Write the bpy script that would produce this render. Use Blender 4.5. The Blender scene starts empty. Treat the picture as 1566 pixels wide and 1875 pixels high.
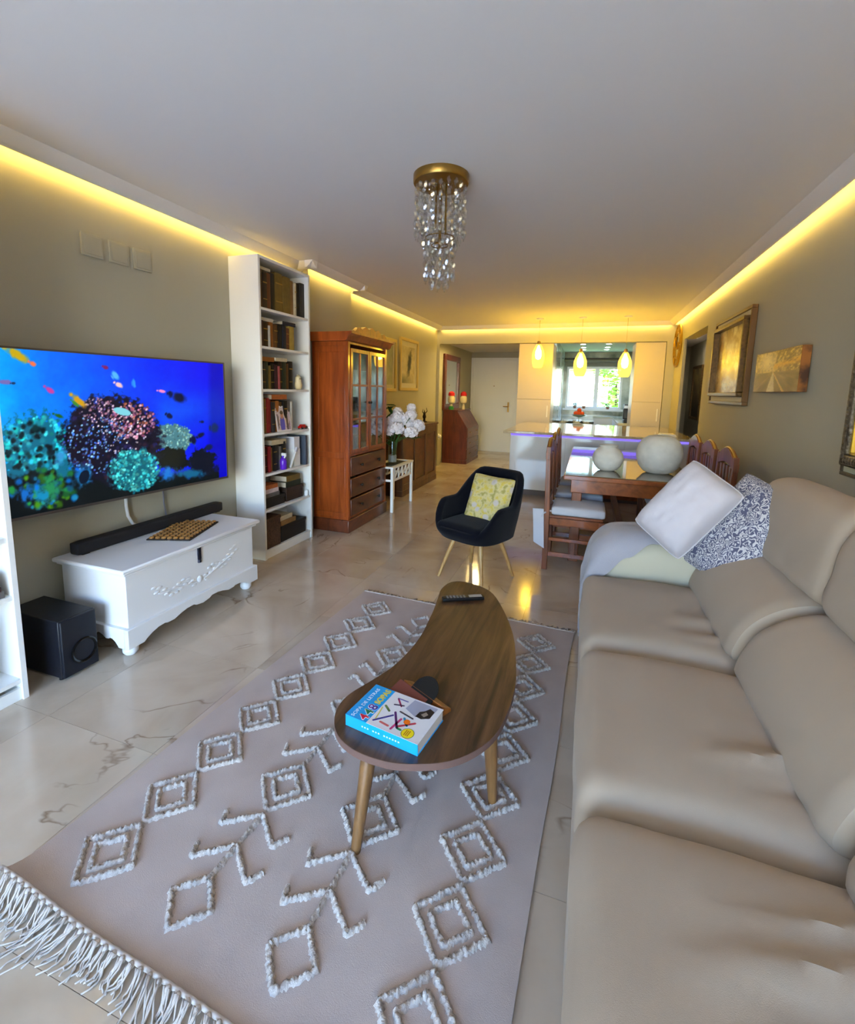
import bpy, bmesh, math, random
import numpy as np
from mathutils import Vector, Matrix, noise

random.seed(7)
SC = bpy.context.scene
COL = SC.collection

# ------------------------------------------------------------------ camera
PXF = 851.0                      # focal length in pixels of the 1566x1875 frame
yaw, pitch, roll = math.radians(18.95), math.radians(7.8), math.radians(1.254)
fwd = Vector((-math.sin(yaw)*math.cos(pitch), math.cos(yaw)*math.cos(pitch), -math.sin(pitch)))
rgt = Vector((math.cos(yaw), math.sin(yaw), 0))
upv = rgt.cross(fwd)
r2 = rgt*math.cos(roll) + upv*math.sin(roll)
u2 = -rgt*math.sin(roll) + upv*math.cos(roll)
cd = bpy.data.cameras.new('camera')
cam = bpy.data.objects.new('camera', cd)
COL.objects.link(cam)
cam.matrix_world = Matrix(((r2.x, u2.x, -fwd.x, 0), (r2.y, u2.y, -fwd.y, 0), (r2.z, u2.z, -fwd.z, 1.42), (0, 0, 0, 1)))
cd.sensor_fit = 'HORIZONTAL'; cd.sensor_width = 36
cd.lens = 36*PXF/1566; cd.shift_y = -106.5/1566
cd.clip_start = 0.02; cd.clip_end = 200
SC.camera = cam

# ------------------------------------------------------------------ world, daylight, exposure
SC.view_settings.view_transform = 'Standard'
SC.view_settings.look = 'None'
SC.view_settings.gamma = 1.0
SC.view_settings.use_curve_mapping = False
SC.view_settings.exposure = 0.62
SC.cycles.use_denoising = True
SC.cycles.max_bounces = 7
SC.cycles.diffuse_bounces = 4
SC.cycles.glossy_bounces = 3
SC.cycles.transmission_bounces = 6
SC.cycles.adaptive_threshold = 0.1
SC.cycles.sample_clamp_indirect = 6.0
W = bpy.data.worlds.new('sky'); SC.world = W; W.use_nodes = True
wn = W.node_tree.nodes; wl = W.node_tree.links
bg = wn['Background']
sky = wn.new('ShaderNodeTexSky'); sky.sky_type = 'NISHITA'; sky.sun_disc = False
sky.sun_elevation = math.radians(50); sky.sun_rotation = math.radians(105); sky.dust_density = 0.6; sky.altitude = 50
hs = wn.new('ShaderNodeHueSaturation'); hs.inputs['Saturation'].default_value = 1.25
ti = wn.new('ShaderNodeMixRGB'); ti.blend_type = 'MULTIPLY'; ti.inputs[0].default_value = 1.0; ti.inputs[2].default_value = (1.04, .975, 1.03, 1)
wl.new(sky.outputs[0], hs.inputs['Color']); wl.new(hs.outputs[0], ti.inputs[1]); wl.new(ti.outputs[0], bg.inputs['Color'])
bg.inputs['Strength'].default_value = 2.9
sl = bpy.data.lights.new('sun', 'SUN'); sl.energy = 16.0; sl.angle = math.radians(1.5); sl.color = (1, .97, .92)
sun = bpy.data.objects.new('sun', sl); COL.objects.link(sun)
sun.rotation_euler = Vector((-.62, .16, -.90)).to_track_quat('-Z', 'Y').to_euler()     # high, from the side: it lights the terrace and the garden

def portal(loc, sx, sy, rot):
    l = bpy.data.lights.new('window_portal', 'AREA'); l.shape = 'RECTANGLE'; l.size = sx; l.size_y = sy
    l.cycles.is_portal = True
    o = bpy.data.objects.new('window_portal', l); o.location = loc; o.rotation_euler = rot; COL.objects.link(o)
portal((-.65, -2.96, 1.2), 3.1, 2.25, (math.radians(90), 0, 0))     # the glazed wall behind the camera, light travels to +y
portal((0.075, 11.93, 1.56), 1.2, 0.95, (math.radians(-90), 0, 0))  # the kitchen window, light travels to -y

# ------------------------------------------------------------------ helpers
def lin(c):
    c = c/255.0
    return c/12.92 if c <= 0.04045 else ((c+0.055)/1.055)**2.4
def rgb(r, g, b): return (lin(r), lin(g), lin(b), 1.0)
def shade(c, k): return (c[0]*k, c[1]*k, c[2]*k, 1.0)

def mat(name, col, rough=0.5, metal=0.0, spec=0.5, vary=None, bump=None, coat=0.0, sheen=0.0, trans=0.0, ior=1.45, space='Object'):
    """principled; vary=(scale, second colour, contrast), bump=(scale, distance)"""
    m = bpy.data.materials.new(name); m.use_nodes = True
    nt = m.node_tree; n = nt.nodes; l = nt.links; b = n['Principled BSDF']
    b.inputs['Base Color'].default_value = col; b.inputs['Roughness'].default_value = rough
    b.inputs['Metallic'].default_value = metal; b.inputs['Specular IOR Level'].default_value = spec
    b.inputs['Coat Weight'].default_value = coat; b.inputs['Coat Roughness'].default_value = 0.06
    b.inputs['Sheen Weight'].default_value = sheen; b.inputs['Transmission Weight'].default_value = trans
    b.inputs['IOR'].default_value = ior
    if vary or bump:
        tc = n.new('ShaderNodeTexCoord')
    if vary:
        t = n.new('ShaderNodeTexNoise'); t.inputs['Scale'].default_value = vary[0]; t.inputs['Detail'].default_value = 6
        l.new(tc.outputs[space], t.inputs['Vector'])
        r = n.new('ShaderNodeValToRGB'); k = vary[2] if len(vary) > 2 else 0.2
        r.color_ramp.elements[0].position = 0.5-k; r.color_ramp.elements[1].position = 0.5+k
        r.color_ramp.elements[0].color = col; r.color_ramp.elements[1].color = vary[1]
        l.new(t.outputs['Fac'], r.inputs['Fac']); l.new(r.outputs['Color'], b.inputs['Base Color'])
    if bump:
        t = n.new('ShaderNodeTexNoise'); t.inputs['Scale'].default_value = bump[0]; t.inputs['Detail'].default_value = 3
        l.new(tc.outputs[space], t.inputs['Vector'])
        bp = n.new('ShaderNodeBump'); bp.inputs['Distance'].default_value = bump[1]; bp.inputs['Strength'].default_value = 0.6
        l.new(t.outputs['Fac'], bp.inputs['Height']); l.new(bp.outputs['Normal'], b.inputs['Normal'])
    return m

def wood(name, c1, c2, stretch=(18, 18, 1.2), rough=0.35, coat=0.25, scale=1.0, c3=None):
    m = bpy.data.materials.new(name); m.use_nodes = True
    nt = m.node_tree; n = nt.nodes; l = nt.links; b = n['Principled BSDF']
    tc = n.new('ShaderNodeTexCoord'); mp = n.new('ShaderNodeMapping'); mp.inputs['Scale'].default_value = stretch
    l.new(tc.outputs['Object'], mp.inputs['Vector'])
    t = n.new('ShaderNodeTexNoise'); t.inputs['Scale'].default_value = scale; t.inputs['Detail'].default_value = 7; t.inputs['Roughness'].default_value = 0.62
    t.inputs['Distortion'].default_value = 0.6
    l.new(mp.outputs[0], t.inputs['Vector'])
    r = n.new('ShaderNodeValToRGB'); e = r.color_ramp.elements
    e[0].position = 0.33; e[0].color = c1; e[1].position = 0.68; e[1].color = c2
    if c3:
        q = e.new(0.5); q.color = c3
    l.new(t.outputs['Fac'], r.inputs['Fac']); l.new(r.outputs[0], b.inputs['Base Color'])
    b.inputs['Roughness'].default_value = rough; b.inputs['Coat Weight'].default_value = coat; b.inputs['Coat Roughness'].default_value = 0.1
    bp = n.new('ShaderNodeBump'); bp.inputs['Distance'].default_value = 0.0006; bp.inputs['Strength'].default_value = 0.4
    l.new(t.outputs['Fac'], bp.inputs['Height']); l.new(bp.outputs[0], b.inputs['Normal'])
    return m

def glow(name, col, strength):
    m = bpy.data.materials.new(name); m.use_nodes = True
    n = m.node_tree.nodes; l = m.node_tree.links; n.remove(n['Principled BSDF'])
    e = n.new('ShaderNodeEmission'); e.inputs['Color'].default_value = col; e.inputs['Strength'].default_value = strength
    l.new(e.outputs[0], n['Material Output'].inputs[0])
    return m

def pane_mat(name, tint=(1, 1, 1, 1), gloss=0.08, rough=0.0):
    m = bpy.data.materials.new(name); m.use_nodes = True
    n = m.node_tree.nodes; l = m.node_tree.links; n.remove(n['Principled BSDF'])
    a = n.new('ShaderNodeBsdfTransparent'); a.inputs[0].default_value = tint
    g = n.new('ShaderNodeBsdfGlossy'); g.inputs['Roughness'].default_value = rough
    x = n.new('ShaderNodeMixShader'); x.inputs[0].default_value = gloss
    l.new(a.outputs[0], x.inputs[1]); l.new(g.outputs[0], x.inputs[2]); l.new(x.outputs[0], n['Material Output'].inputs[0])
    return m

def paint_mat(name, emit=0.0, rough=0.5, coat=0.0):
    """shows the colour attribute 'print' of a mesh; emit > 0 for a lit screen"""
    m = bpy.data.materials.new(name); m.use_nodes = True
    n = m.node_tree.nodes; l = m.node_tree.links; b = n['Principled BSDF']
    a = n.new('ShaderNodeVertexColor'); a.layer_name = 'print'
    b.inputs['Roughness'].default_value = rough; b.inputs['Coat Weight'].default_value = coat
    if emit:
        b.inputs['Base Color'].default_value = (0.01, 0.01, 0.01, 1)
        l.new(a.outputs[0], b.inputs['Emission Color']); b.inputs['Emission Strength'].default_value = emit
    else:
        l.new(a.outputs[0], b.inputs['Base Color'])
    return m

class G:
    """collects shapes; build() links them as one mesh object"""
    def __init__(s): s.v = []; s.f = []; s.x = Matrix.Identity(4)
    def at(s, mtx): s.x = mtx; return s
    def add(s, vs, fs):
        o = len(s.v); X = s.x
        s.v += [tuple(X @ Vector(p)) for p in vs]; s.f += [tuple(i+o for i in f) for f in fs]; return s
    def box(s, x0, x1, y0, y1, z0, z1):
        return s.add([(x0,y0,z0),(x1,y0,z0),(x1,y1,z0),(x0,y1,z0),(x0,y0,z1),(x1,y0,z1),(x1,y1,z1),(x0,y1,z1)],
                     [(0,3,2,1),(4,5,6,7),(0,1,5,4),(1,2,6,5),(2,3,7,6),(3,0,4,7)])
    def prism(s, poly, a, b, ax='z'):
        """extrude a counter-clockwise 2-D outline along an axis"""
        n = len(poly)
        def P(p, t): return {'z': (p[0], p[1], t), 'x': (t, p[0], p[1]), 'y': (p[0], t, p[1])}[ax]
        vs = [P(p, a) for p in poly] + [P(p, b) for p in poly]
        fs = [tuple(range(n-1, -1, -1)), tuple(range(n, 2*n))] + [(i, (i+1) % n, n+(i+1) % n, n+i) for i in range(n)]
        if ax == 'y': fs = [tuple(reversed(f)) for f in fs]
        return s.add(vs, fs)
    def lathe(s, prof, seg=24, c=(0, 0, 0), cap=True):
        vs = []; fs = []; m = len(prof)
        for i in range(seg):
            a = 2*math.pi*i/seg
            for r, z in prof: vs.append((c[0]+r*math.cos(a), c[1]+r*math.sin(a), c[2]+z))
        for i in range(seg):
            j = (i+1) % seg
            for k in range(m-1): fs.append((i*m+k, j*m+k, j*m+k+1, i*m+k+1))
        if cap:
            if prof[0][0] > 1e-5: fs.append(tuple(i*m for i in range(seg-1, -1, -1)))
            if prof[-1][0] > 1e-5: fs.append(tuple(i*m+m-1 for i in range(seg)))
        return s.add(vs, fs)
    def tube(s, pts, r, seg=8, r1=None, cap=True):
        pts = [Vector(p) for p in pts]; n = len(pts); vs = []; fs = []
        up = None
        for i, p in enumerate(pts):
            t = (pts[min(i+1, n-1)]-pts[max(i-1, 0)]).normalized()
            if up is None or abs(up.dot(t)) > 0.98:
                up = Vector((0, 0, 1)) if abs(t.z) < 0.9 else Vector((1, 0, 0))
            a = t.cross(up).normalized(); b = a.cross(t).normalized(); up = b
            rr = r if r1 is None else r+(r1-r)*i/(n-1)
            for k in range(seg):
                q = 2*math.pi*k/seg
                vs.append(p+a*math.cos(q)*rr+b*math.sin(q)*rr)
        for i in range(n-1):
            for k in range(seg):
                j = (k+1) % seg
                fs.append((i*seg+k, (i+1)*seg+k, (i+1)*seg+j, i*seg+j))
        if cap:
            fs.append(tuple(range(seg))); fs.append(tuple((n-1)*seg+k for k in range(seg-1, -1, -1)))
        return s.add(vs, fs)
    def ball(s, c, r, seg=14, rings=9, sc=(1, 1, 1)):
        vs = [(c[0], c[1], c[2]-r*sc[2])]; fs = []
        for i in range(1, rings):
            a = math.pi*i/rings
            for k in range(seg):
                b = 2*math.pi*k/seg
                vs.append((c[0]+r*sc[0]*math.sin(a)*math.cos(b), c[1]+r*sc[1]*math.sin(a)*math.sin(b), c[2]-r*sc[2]*math.cos(a)))
        vs.append((c[0], c[1], c[2]+r*sc[2])); L = len(vs)-1
        for k in range(seg):
            j = (k+1) % seg
            fs.append((0, 1+j, 1+k))
            for i in range(rings-2): fs.append((1+i*seg+k, 1+i*seg+j, 1+(i+1)*seg+j, 1+(i+1)*seg+k))
            fs.append((1+(rings-2)*seg+k, 1+(rings-2)*seg+j, L))
        return s.add(vs, fs)
    def soft(s, c, h, r, n=(10, 10, 6), fn=None):
        """rounded box, half sizes h, edge radius r, optional vertex function fn(x,y,z in -1..1, p)"""
        seen = {}; vs = []; fs = []
        def warp(t): return math.copysign(abs(t)**0.75, t)
        def vert(i, j, k):
            key = (i, j, k)
            if key in seen: return seen[key]
            q = [warp(2*i/n[0]-1)*h[0], warp(2*j/n[1]-1)*h[1], warp(2*k/n[2]-1)*h[2]]
            inn = [max(-(h[a]-r), min(h[a]-r, q[a])) for a in range(3)]
            d = Vector([q[a]-inn[a] for a in range(3)])
            p = Vector(inn)+(d.normalized()*r if d.length > 1e-9 else d)
            if fn: p = Vector(fn(q[0]/h[0], q[1]/h[1], q[2]/h[2], p))
            vs.append((p.x+c[0], p.y+c[1], p.z+c[2])); seen[key] = len(vs)-1
            return seen[key]
        for i in range(n[0]):
            for j in range(n[1]):
                fs.append((vert(i, j, 0), vert(i, j+1, 0), vert(i+1, j+1, 0), vert(i+1, j, 0)))
                fs.append((vert(i, j, n[2]), vert(i+1, j, n[2]), vert(i+1, j+1, n[2]), vert(i, j+1, n[2])))
        for i in range(n[0]):
            for k in range(n[2]):
                fs.append((vert(i, 0, k), vert(i+1, 0, k), vert(i+1, 0, k+1), vert(i, 0, k+1)))
                fs.append((vert(i, n[1], k), vert(i, n[1], k+1), vert(i+1, n[1], k+1), vert(i+1, n[1], k)))
        for j in range(n[1]):
            for k in range(n[2]):
                fs.append((vert(0, j, k), vert(0, j, k+1), vert(0, j+1, k+1), vert(0, j+1, k)))
                fs.append((vert(n[0], j, k), vert(n[0], j+1, k), vert(n[0], j+1, k+1), vert(n[0], j, k+1)))
        return s.add(vs, fs)
    def sheet(s, nu, nv, fn, thick=0.0, flip=False):
        """grid surface fn(u,v); thick > 0 gives it a second side along -normal"""
        P = [[Vector(fn(i/nu, j/nv)) for j in range(nv+1)] for i in range(nu+1)]
        vs = [P[i][j] for i in range(nu+1) for j in range(nv+1)]
        w = nv+1
        fs = [(i*w+j, (i+1)*w+j, (i+1)*w+j+1, i*w+j+1) for i in range(nu) for j in range(nv)]
        if thick:
            N = len(vs); lo = []
            for i in range(nu+1):
                for j in range(nv+1):
                    a = P[min(i+1, nu)][j]-P[max(i-1, 0)][j]; b = P[i][min(j+1, nv)]-P[i][max(j-1, 0)]
                    nn = a.cross(b); nn = nn.normalized() if nn.length > 1e-9 else Vector((0, 0, 1))
                    lo.append(P[i][j]-nn*thick)
            vs += lo
            fs += [(N+i*w+j, N+i*w+j+1, N+(i+1)*w+j+1, N+(i+1)*w+j) for i in range(nu) for j in range(nv)]
            for i in range(nu):
                fs.append((i*w, N+i*w, N+(i+1)*w, (i+1)*w)); fs.append((i*w+nv, (i+1)*w+nv, N+(i+1)*w+nv, N+i*w+nv))
            for j in range(nv):
                fs.append((j, j+1, N+j+1, N+j)); fs.append((nu*w+j, N+nu*w+j, N+nu*w+j+1, nu*w+j+1))
        if flip: fs = [tuple(reversed(f)) for f in fs]
        return s.add(vs, fs)
    def build(s, name, m, parent=None, bevel=0.0, ang=38, sub=0):
        me = bpy.data.meshes.new(name); me.from_pydata(s.v, [], s.f); me.update()
        for p in me.polygons: p.use_smooth = True
        me.set_sharp_from_angle(angle=math.radians(ang))
        if m: me.materials.append(m)
        o = bpy.data.objects.new(name, me); COL.objects.link(o)
        if parent: o.parent = parent
        if bevel:
            b = o.modifiers.new('bevel', 'BEVEL'); b.width = bevel; b.segments = 2; b.limit_method = 'ANGLE'; b.angle_limit = math.radians(40)
        if sub:
            b = o.modifiers.new('sub', 'SUBSURF'); b.levels = sub; b.render_levels = sub
        return o

def tag(o, label, cat, group=None):
    o['label'] = label; o['category'] = cat
    if group: o['group'] = group
    return o
def thing(name, label, cat, loc=(0, 0, 0), rz=0.0, group=None):
    o = bpy.data.objects.new(name, None); COL.objects.link(o); o.empty_display_size = 0.1
    o.location = loc; o.rotation_euler = (0, 0, rz)
    return tag(o, label, cat, group)
def struct(o, label=None):
    o['kind'] = 'structure'
    if label: o['label'] = label
    return o
def move(o, loc=(0, 0, 0), rot=(0, 0, 0)):
    o.location = loc; o.rotation_euler = rot; return o
def clone(root, loc, rz, label):
    c = root.copy(); COL.objects.link(c); c.location = loc; c.rotation_euler = (0, 0, rz); c['label'] = label
    for ch in root.children:
        d = ch.copy(); COL.objects.link(d); d.parent = c
        for g in ch.children:
            e = g.copy(); COL.objects.link(e); e.parent = d
    return c
def share(src, name, parent, loc=(0, 0, 0), rot=(0, 0, 0), sc=None):
    o = bpy.data.objects.new(name, src.data if hasattr(src, 'data') else src); COL.objects.link(o); o.parent = parent
    o.location = loc; o.rotation_euler = rot
    if sc: o.scale = sc
    return o
def painted(name, nu, nv, fn, colors, m, parent=None):
    """a grid whose vertices carry a printed picture: colors is an (nu+1, nv+1, 3) array of 0..255 values"""
    vs = [fn(i/nu, j/nv) for i in range(nu+1) for j in range(nv+1)]
    w = nv+1
    fs = [(i*w+j, (i+1)*w+j, (i+1)*w+j+1, i*w+j+1) for i in range(nu) for j in range(nv)]
    me = bpy.data.meshes.new(name); me.from_pydata(vs, [], fs); me.update()
    c = np.clip(np.asarray(colors, float), 0, 255)/255.0
    c = np.where(c <= 0.04045, c/12.92, ((c+0.055)/1.055)**2.4)
    a = me.color_attributes.new('print', 'FLOAT_COLOR', 'POINT')
    buf = np.ones(((nu+1)*(nv+1), 4), np.float32); buf[:, :3] = c.reshape(-1, 3)
    a.data.foreach_set('color', buf.ravel())
    me.materials.append(m)
    o = bpy.data.objects.new(name, me); COL.objects.link(o)
    if parent: o.parent = parent
    return o
def nz(x, y, z=0.0): return noise.noise(Vector((x, y, z)))
def npnoise(x, y, seed=0, octs=4):
    """smooth value noise on arrays, -1..1"""
    out = np.zeros_like(x); amp = 1.0; tot = 0
    for o in range(octs):
        rng = np.random.RandomState(seed*17+o); tb = rng.rand(64, 64)*2-1
        xi = np.floor(x).astype(int); yi = np.floor(y).astype(int); fx = x-xi; fy = y-yi
        fx = fx*fx*(3-2*fx); fy = fy*fy*(3-2*fy)
        a = tb[xi % 64, yi % 64]; b = tb[(xi+1) % 64, yi % 64]; c = tb[xi % 64, (yi+1) % 64]; d = tb[(xi+1) % 64, (yi+1) % 64]
        out += amp*((a*(1-fx)+b*fx)*(1-fy)+(c*(1-fx)+d*fx)*fy); tot += amp
        amp *= 0.55; x = x*2.03+5.1; y = y*2.03+9.7
    return out/tot

# ------------------------------------------------------------------ materials of the shell
M_wall = mat('taupe wall paint', rgb(178, 174, 156), 0.85, spec=0.25, bump=(180, 0.0006))
M_ceil = mat('white ceiling paint', rgb(236, 232, 229), 0.9, spec=0.2)
M_white = mat('white lacquer', rgb(238, 238, 236), 0.32)
M_gloss_white = mat('gloss white front', rgb(236, 235, 232), 0.07, coat=0.4)
M_frame = mat('white window frame', rgb(235, 236, 236), 0.4)
M_pane = pane_mat('clear pane', (0.96, 0.98, 0.97, 1), 0.06)

def marble_floor():
    m = bpy.data.materials.new('polished cream marble'); m.use_nodes = True
    n = m.node_tree.nodes; l = m.node_tree.links; b = n['Principled BSDF']
    g = n.new('ShaderNodeNewGeometry'); oi = n.new('ShaderNodeObjectInfo')
    off = n.new('ShaderNodeVectorMath'); off.operation = 'MULTIPLY_ADD'
    cmb = n.new('ShaderNodeCombineXYZ')
    for k in range(3): l.new(oi.outputs['Random'], cmb.inputs[k])
    off.inputs[1].default_value = (0.25, 0.25, 0.25)
    l.new(cmb.outputs[0], off.inputs[0]); l.new(g.outputs['Position'], off.inputs[2])
    t = n.new('ShaderNodeTexNoise'); t.inputs['Scale'].default_value = 2.2; t.inputs['Detail'].default_value = 8; t.inputs['Distortion'].default_value = 0.5
    l.new(off.outputs[0], t.inputs['Vector'])
    r = n.new('ShaderNodeValToRGB'); e = r.color_ramp.elements
    e[0].position = 0.32; e[0].color = rgb(184, 164, 142); e[1].position = 0.68; e[1].color = rgb(208, 193, 174)
    l.new(t.outputs['Fac'], r.inputs['Fac'])
    # thin brown veins where a distorted noise crosses its middle
    v = n.new('ShaderNodeTexNoise'); v.inputs['Scale'].default_value = 1.25; v.inputs['Detail'].default_value = 5; v.inputs['Distortion'].default_value = 1.1
    l.new(off.outputs[0], v.inputs['Vector'])
    s1 = n.new('ShaderNodeMath'); s1.operation = 'SUBTRACT'; s1.inputs[1].default_value = 0.5; l.new(v.outputs['Fac'], s1.inputs[0])
    s2 = n.new('ShaderNodeMath'); s2.operation = 'ABSOLUTE'; l.new(s1.outputs[0], s2.inputs[0])
    vr = n.new('ShaderNodeValToRGB'); ve = vr.color_ramp.elements
    ve[0].position = 0.0; ve[0].color = (1, 1, 1, 1); ve[1].position = 0.0065; ve[1].color = (0, 0, 0, 1)
    l.new(s2.outputs[0], vr.inputs['Fac'])
    pa = n.new('ShaderNodeTexNoise'); pa.inputs['Scale'].default_value = 2.6; pa.inputs['Detail'].default_value = 2
    l.new(g.outputs['Position'], pa.inputs['Vector'])
    pr_ = n.new('ShaderNodeValToRGB'); pr_.color_ramp.elements[0].position = 0.5; pr_.color_ramp.elements[1].position = 0.62
    l.new(pa.outputs['Fac'], pr_.inputs['Fac'])
    mm = n.new('ShaderNodeMath'); mm.operation = 'MULTIPLY'; l.new(vr.outputs[0], mm.inputs[0]); l.new(pr_.outputs[0], mm.inputs[1])
    m2 = n.new('ShaderNodeMath'); m2.operation = 'MULTIPLY'; m2.inputs[1].default_value = 0.75; l.new(mm.outputs[0], m2.inputs[0])
    mx = n.new('ShaderNodeMixRGB'); mx.inputs['Color2'].default_value = rgb(120, 92, 66)
    l.new(m2.outputs[0], mx.inputs['Fac']); l.new(r.outputs[0], mx.inputs['Color1'])
    # each slab a touch lighter or darker
    hv = n.new('ShaderNodeHueSaturation'); mr = n.new('ShaderNodeMapRange'); mr.inputs['To Min'].default_value = 0.9; mr.inputs['To Max'].default_value = 1.06
    l.new(oi.outputs['Random'], mr.inputs['Value']); l.new(mr.outputs[0], hv.inputs['Value']); l.new(mx.outputs[0], hv.inputs['Color'])
    l.new(hv.outputs[0], b.inputs['Base Color'])
    b.inputs['Roughness'].default_value = 0.13; b.inputs['Specular IOR Level'].default_value = 0.6
    return m
M_marble = marble_floor()
M_grout = mat('grey joint', rgb(150, 132, 112), 0.8)

XL, XR, YF, ZC = -2.71, 1.23, 8.30, 2.56     # left wall, right wall, kitchen wall, ceiling

# ------------------------------------------------------------------ shell
floor = struct(G().box(-2.9, 2.2, -3.15, 12.2, -0.12, -0.004).build('floor', M_grout), 'polished cream marble floor with fine brown veins')
tile = None
TS = 0.60
for i in range(7):
    for j in range(24):
        x = -2.71+TS*(i+0.5); y = -3.0+TS*(j+0.5)
        if tile is None:
            tile = G().box(-TS/2+.0007, TS/2-.0007, -TS/2+.0007, TS/2-.0007, -0.004, 0).build('marble_tile', M_marble, floor)
            tile.location = (x, y, 0)
        else:
            share(tile, 'marble_tile', floor, (x, y, 0))
for i in range(2):
    for j in range(8):
        share(tile, 'marble_tile', floor, (-2.71+TS*(7.5+i), -3.0+TS*(14.5+j), 0))

struct(G().box(-2.86, 1.40, -3.15, 8.45, ZC, 2.70).build('ceiling', M_ceil), 'smooth white ceiling above the living room')
struct(G().box(XL-.15, XL, -3.15, 11.1, 0, ZC).build('wall_left', M_wall), 'taupe wall behind the television and cabinets')
struct(G().box(XL, -2.57, 3.92, 4.76, 0, ZC).build('wall_pillar', M_wall), 'taupe pillar standing out behind the wooden display cabinet')
g = G()
g.box(XR, XR+.15, -3.15, 6.22, 0, ZC); g.box(XR, XR+.04, 7.66, 8.45, 0, ZC); g.box(XR, XR+.15, 6.22, 7.66, 2.225, ZC)
struct(g.build('wall_right', M_wall), 'taupe wall behind the sofa with a doorway further back')
# side corridor beyond the doorway
struct(G().box(1.90, 2.05, 5.6, 11.1, 0, 2.42).build('wall_corridor', M_wall), 'shaded wall of the side corridor')
struct(G().box(1.38, 2.05, 5.5, 5.62, 0, 2.42).build('wall_corridor_near', M_wall))
struct(G().box(1.38, 2.05, 10.95, 11.1, 0, 2.42).build('wall_corridor_end', M_wall))
struct(G().box(1.38, 2.05, 5.5, 11.1, 2.42, 2.55).build('ceiling_corridor', M_ceil))
struct(G().box(1.27, 1.38, 8.30, 11.1, 0, 2.42).build('wall_corridor_inner', M_wall))
cl_ = thing('corridor_fill_light', 'unseen fill light added in the side corridor ceiling', 'ceiling light', (1.64, 9.3, 2.42))  # unseen lamp, added to brighten the dark corridor
G().lathe([(.07, 0), (.07, -.010), (.056, -.012), (.054, 0)], 24, cap=False).build('trim_ring', M_white, cl_)
G().lathe([(.001, -.004), (.054, -.004)], 24).build('lens', glow('corridor fill glow', (1, .86, .70, 1), 260.0), cl_)
# kitchen wall: lintel, pier, hall behind
g = G().box(XL, XR, YF, YF+.15, 2.262, ZC); g.box(XL, -2.655, YF, YF+.15, 0, 2.262); g.box(1.10, XR, YF, YF+.15, 0, 2.262)
struct(g.build('wall_far', M_wall), 'lintel wall above the kitchen units and the hall opening')
struct(G().box(XL, -1.05, YF+.15, 11.1, 2.33, 2.5).build('ceiling_hall', M_ceil))
struct(G().box(-1.21, -1.05, YF+.72, 11.1, 0, 2.33).build('wall_hall_right', M_wall))
struct(G().box(XL, -1.05, 10.98, 11.1, 0, 2.33).build('wall_hall_back', M_wall))
# kitchen room
def marble_wall():
    m = mat('grey veined marble', rgb(206, 210, 200), 0.15, vary=(2.4, rgb(120, 132, 122), 0.12)); return m
M_kmarble = marble_wall()
struct(G().box(-.78, -.63, YF+.70, 12.1, 0, 2.42).build('wall_kitchen_left', M_kmarble), 'veined marble wall inside the kitchen')
struct(G().box(.92, 1.07, YF+.70, 12.1, 0, 2.42).build('wall_kitchen_right', M_kmarble))
g = G(); WX0, WX1, WZ0, WZ1 = -.56, .71, 1.06, 2.06
g.box(-.78, WX0, 11.98, 12.12, 0, 2.42); g.box(WX1, 1.07, 11.98, 12.12, 0, 2.42); g.box(WX0, WX1, 11.98, 12.12, 0, WZ0); g.box(WX0, WX1, 11.98, 12.12, WZ1, 2.42)
struct(g.build('wall_kitchen_back', M_kmarble))
M_kceil = mat('pale green grey ceiling', rgb(196, 200, 184), 0.7)
struct(G().box(-.78, 1.07, YF+.15, 12.12, 2.40, 2.5).build('ceiling_kitchen', M_kceil))
# back wall with the big glazed opening (behind the camera)
g = G(); BX0, BX1, BZ1 = -2.30, 1.0, 2.36
g.box(XL-.15, BX0, -3.15, -3.0, 0, ZC); g.box(BX1, XR+.15, -3.15, -3.0, 0, ZC); g.box(BX0, BX1, -3.15, -3.0, BZ1, ZC)
struct(g.build('wall_back', M_wall))
win = struct(G().box(BX0, BX1, -3.10, -3.04, 0, .06).box(BX0, BX1, -3.10, -3.04, BZ1-.06, BZ1).box(BX0, BX0+.06, -3.10, -3.04, .06, BZ1-.06).box(BX1-.06, BX1, -3.10, -3.04, .06, BZ1-.06).build('window_1', M_frame), 'wide white framed sliding glass door')
for k in range(2):
    x0 = BX0+.06+k*(BX1-BX0-.12)/2; x1 = x0+(BX1-BX0-.12)/2
    if k: G().box(x0-.03, x0+.03, -3.10, -3.04, .06, BZ1-.06).build('mullion', M_frame, win)
    G().box(x0+.03*(k > 0), x1-.03*(k < 1), -3.075, -3.069, .06, BZ1-.06).build('pane', M_pane, win)
# kitchen window
kw = struct(G().box(WX0, WX1, 12.0, 12.08, WZ0, WZ0+.05).box(WX0, WX1, 12.0, 12.08, WZ1-.05, WZ1).box(WX0, WX0+.05, 12.0, 12.08, WZ0+.05, WZ1-.05).box(WX1-.05, WX1, 12.0, 12.08, WZ0+.05, WZ1-.05).build('window_2', M_frame), 'white two-sash kitchen window with garden behind')
G().box(.09, .18, 11.99, 12.08, WZ0+.05, WZ1-.05).build('mullion', M_frame, kw)
for a, b in ((WX0+.05, .09), (.18, WX1-.05)):
    G().box(a, b, 12.035, 12.041, WZ0+.05, WZ1-.05).build('pane', M_pane, kw)
G().box(WX0-.05, WX1+.05, 11.88, 12.0, WZ0-.045, WZ0).build('window_sill', M_frame, kw)

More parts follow.
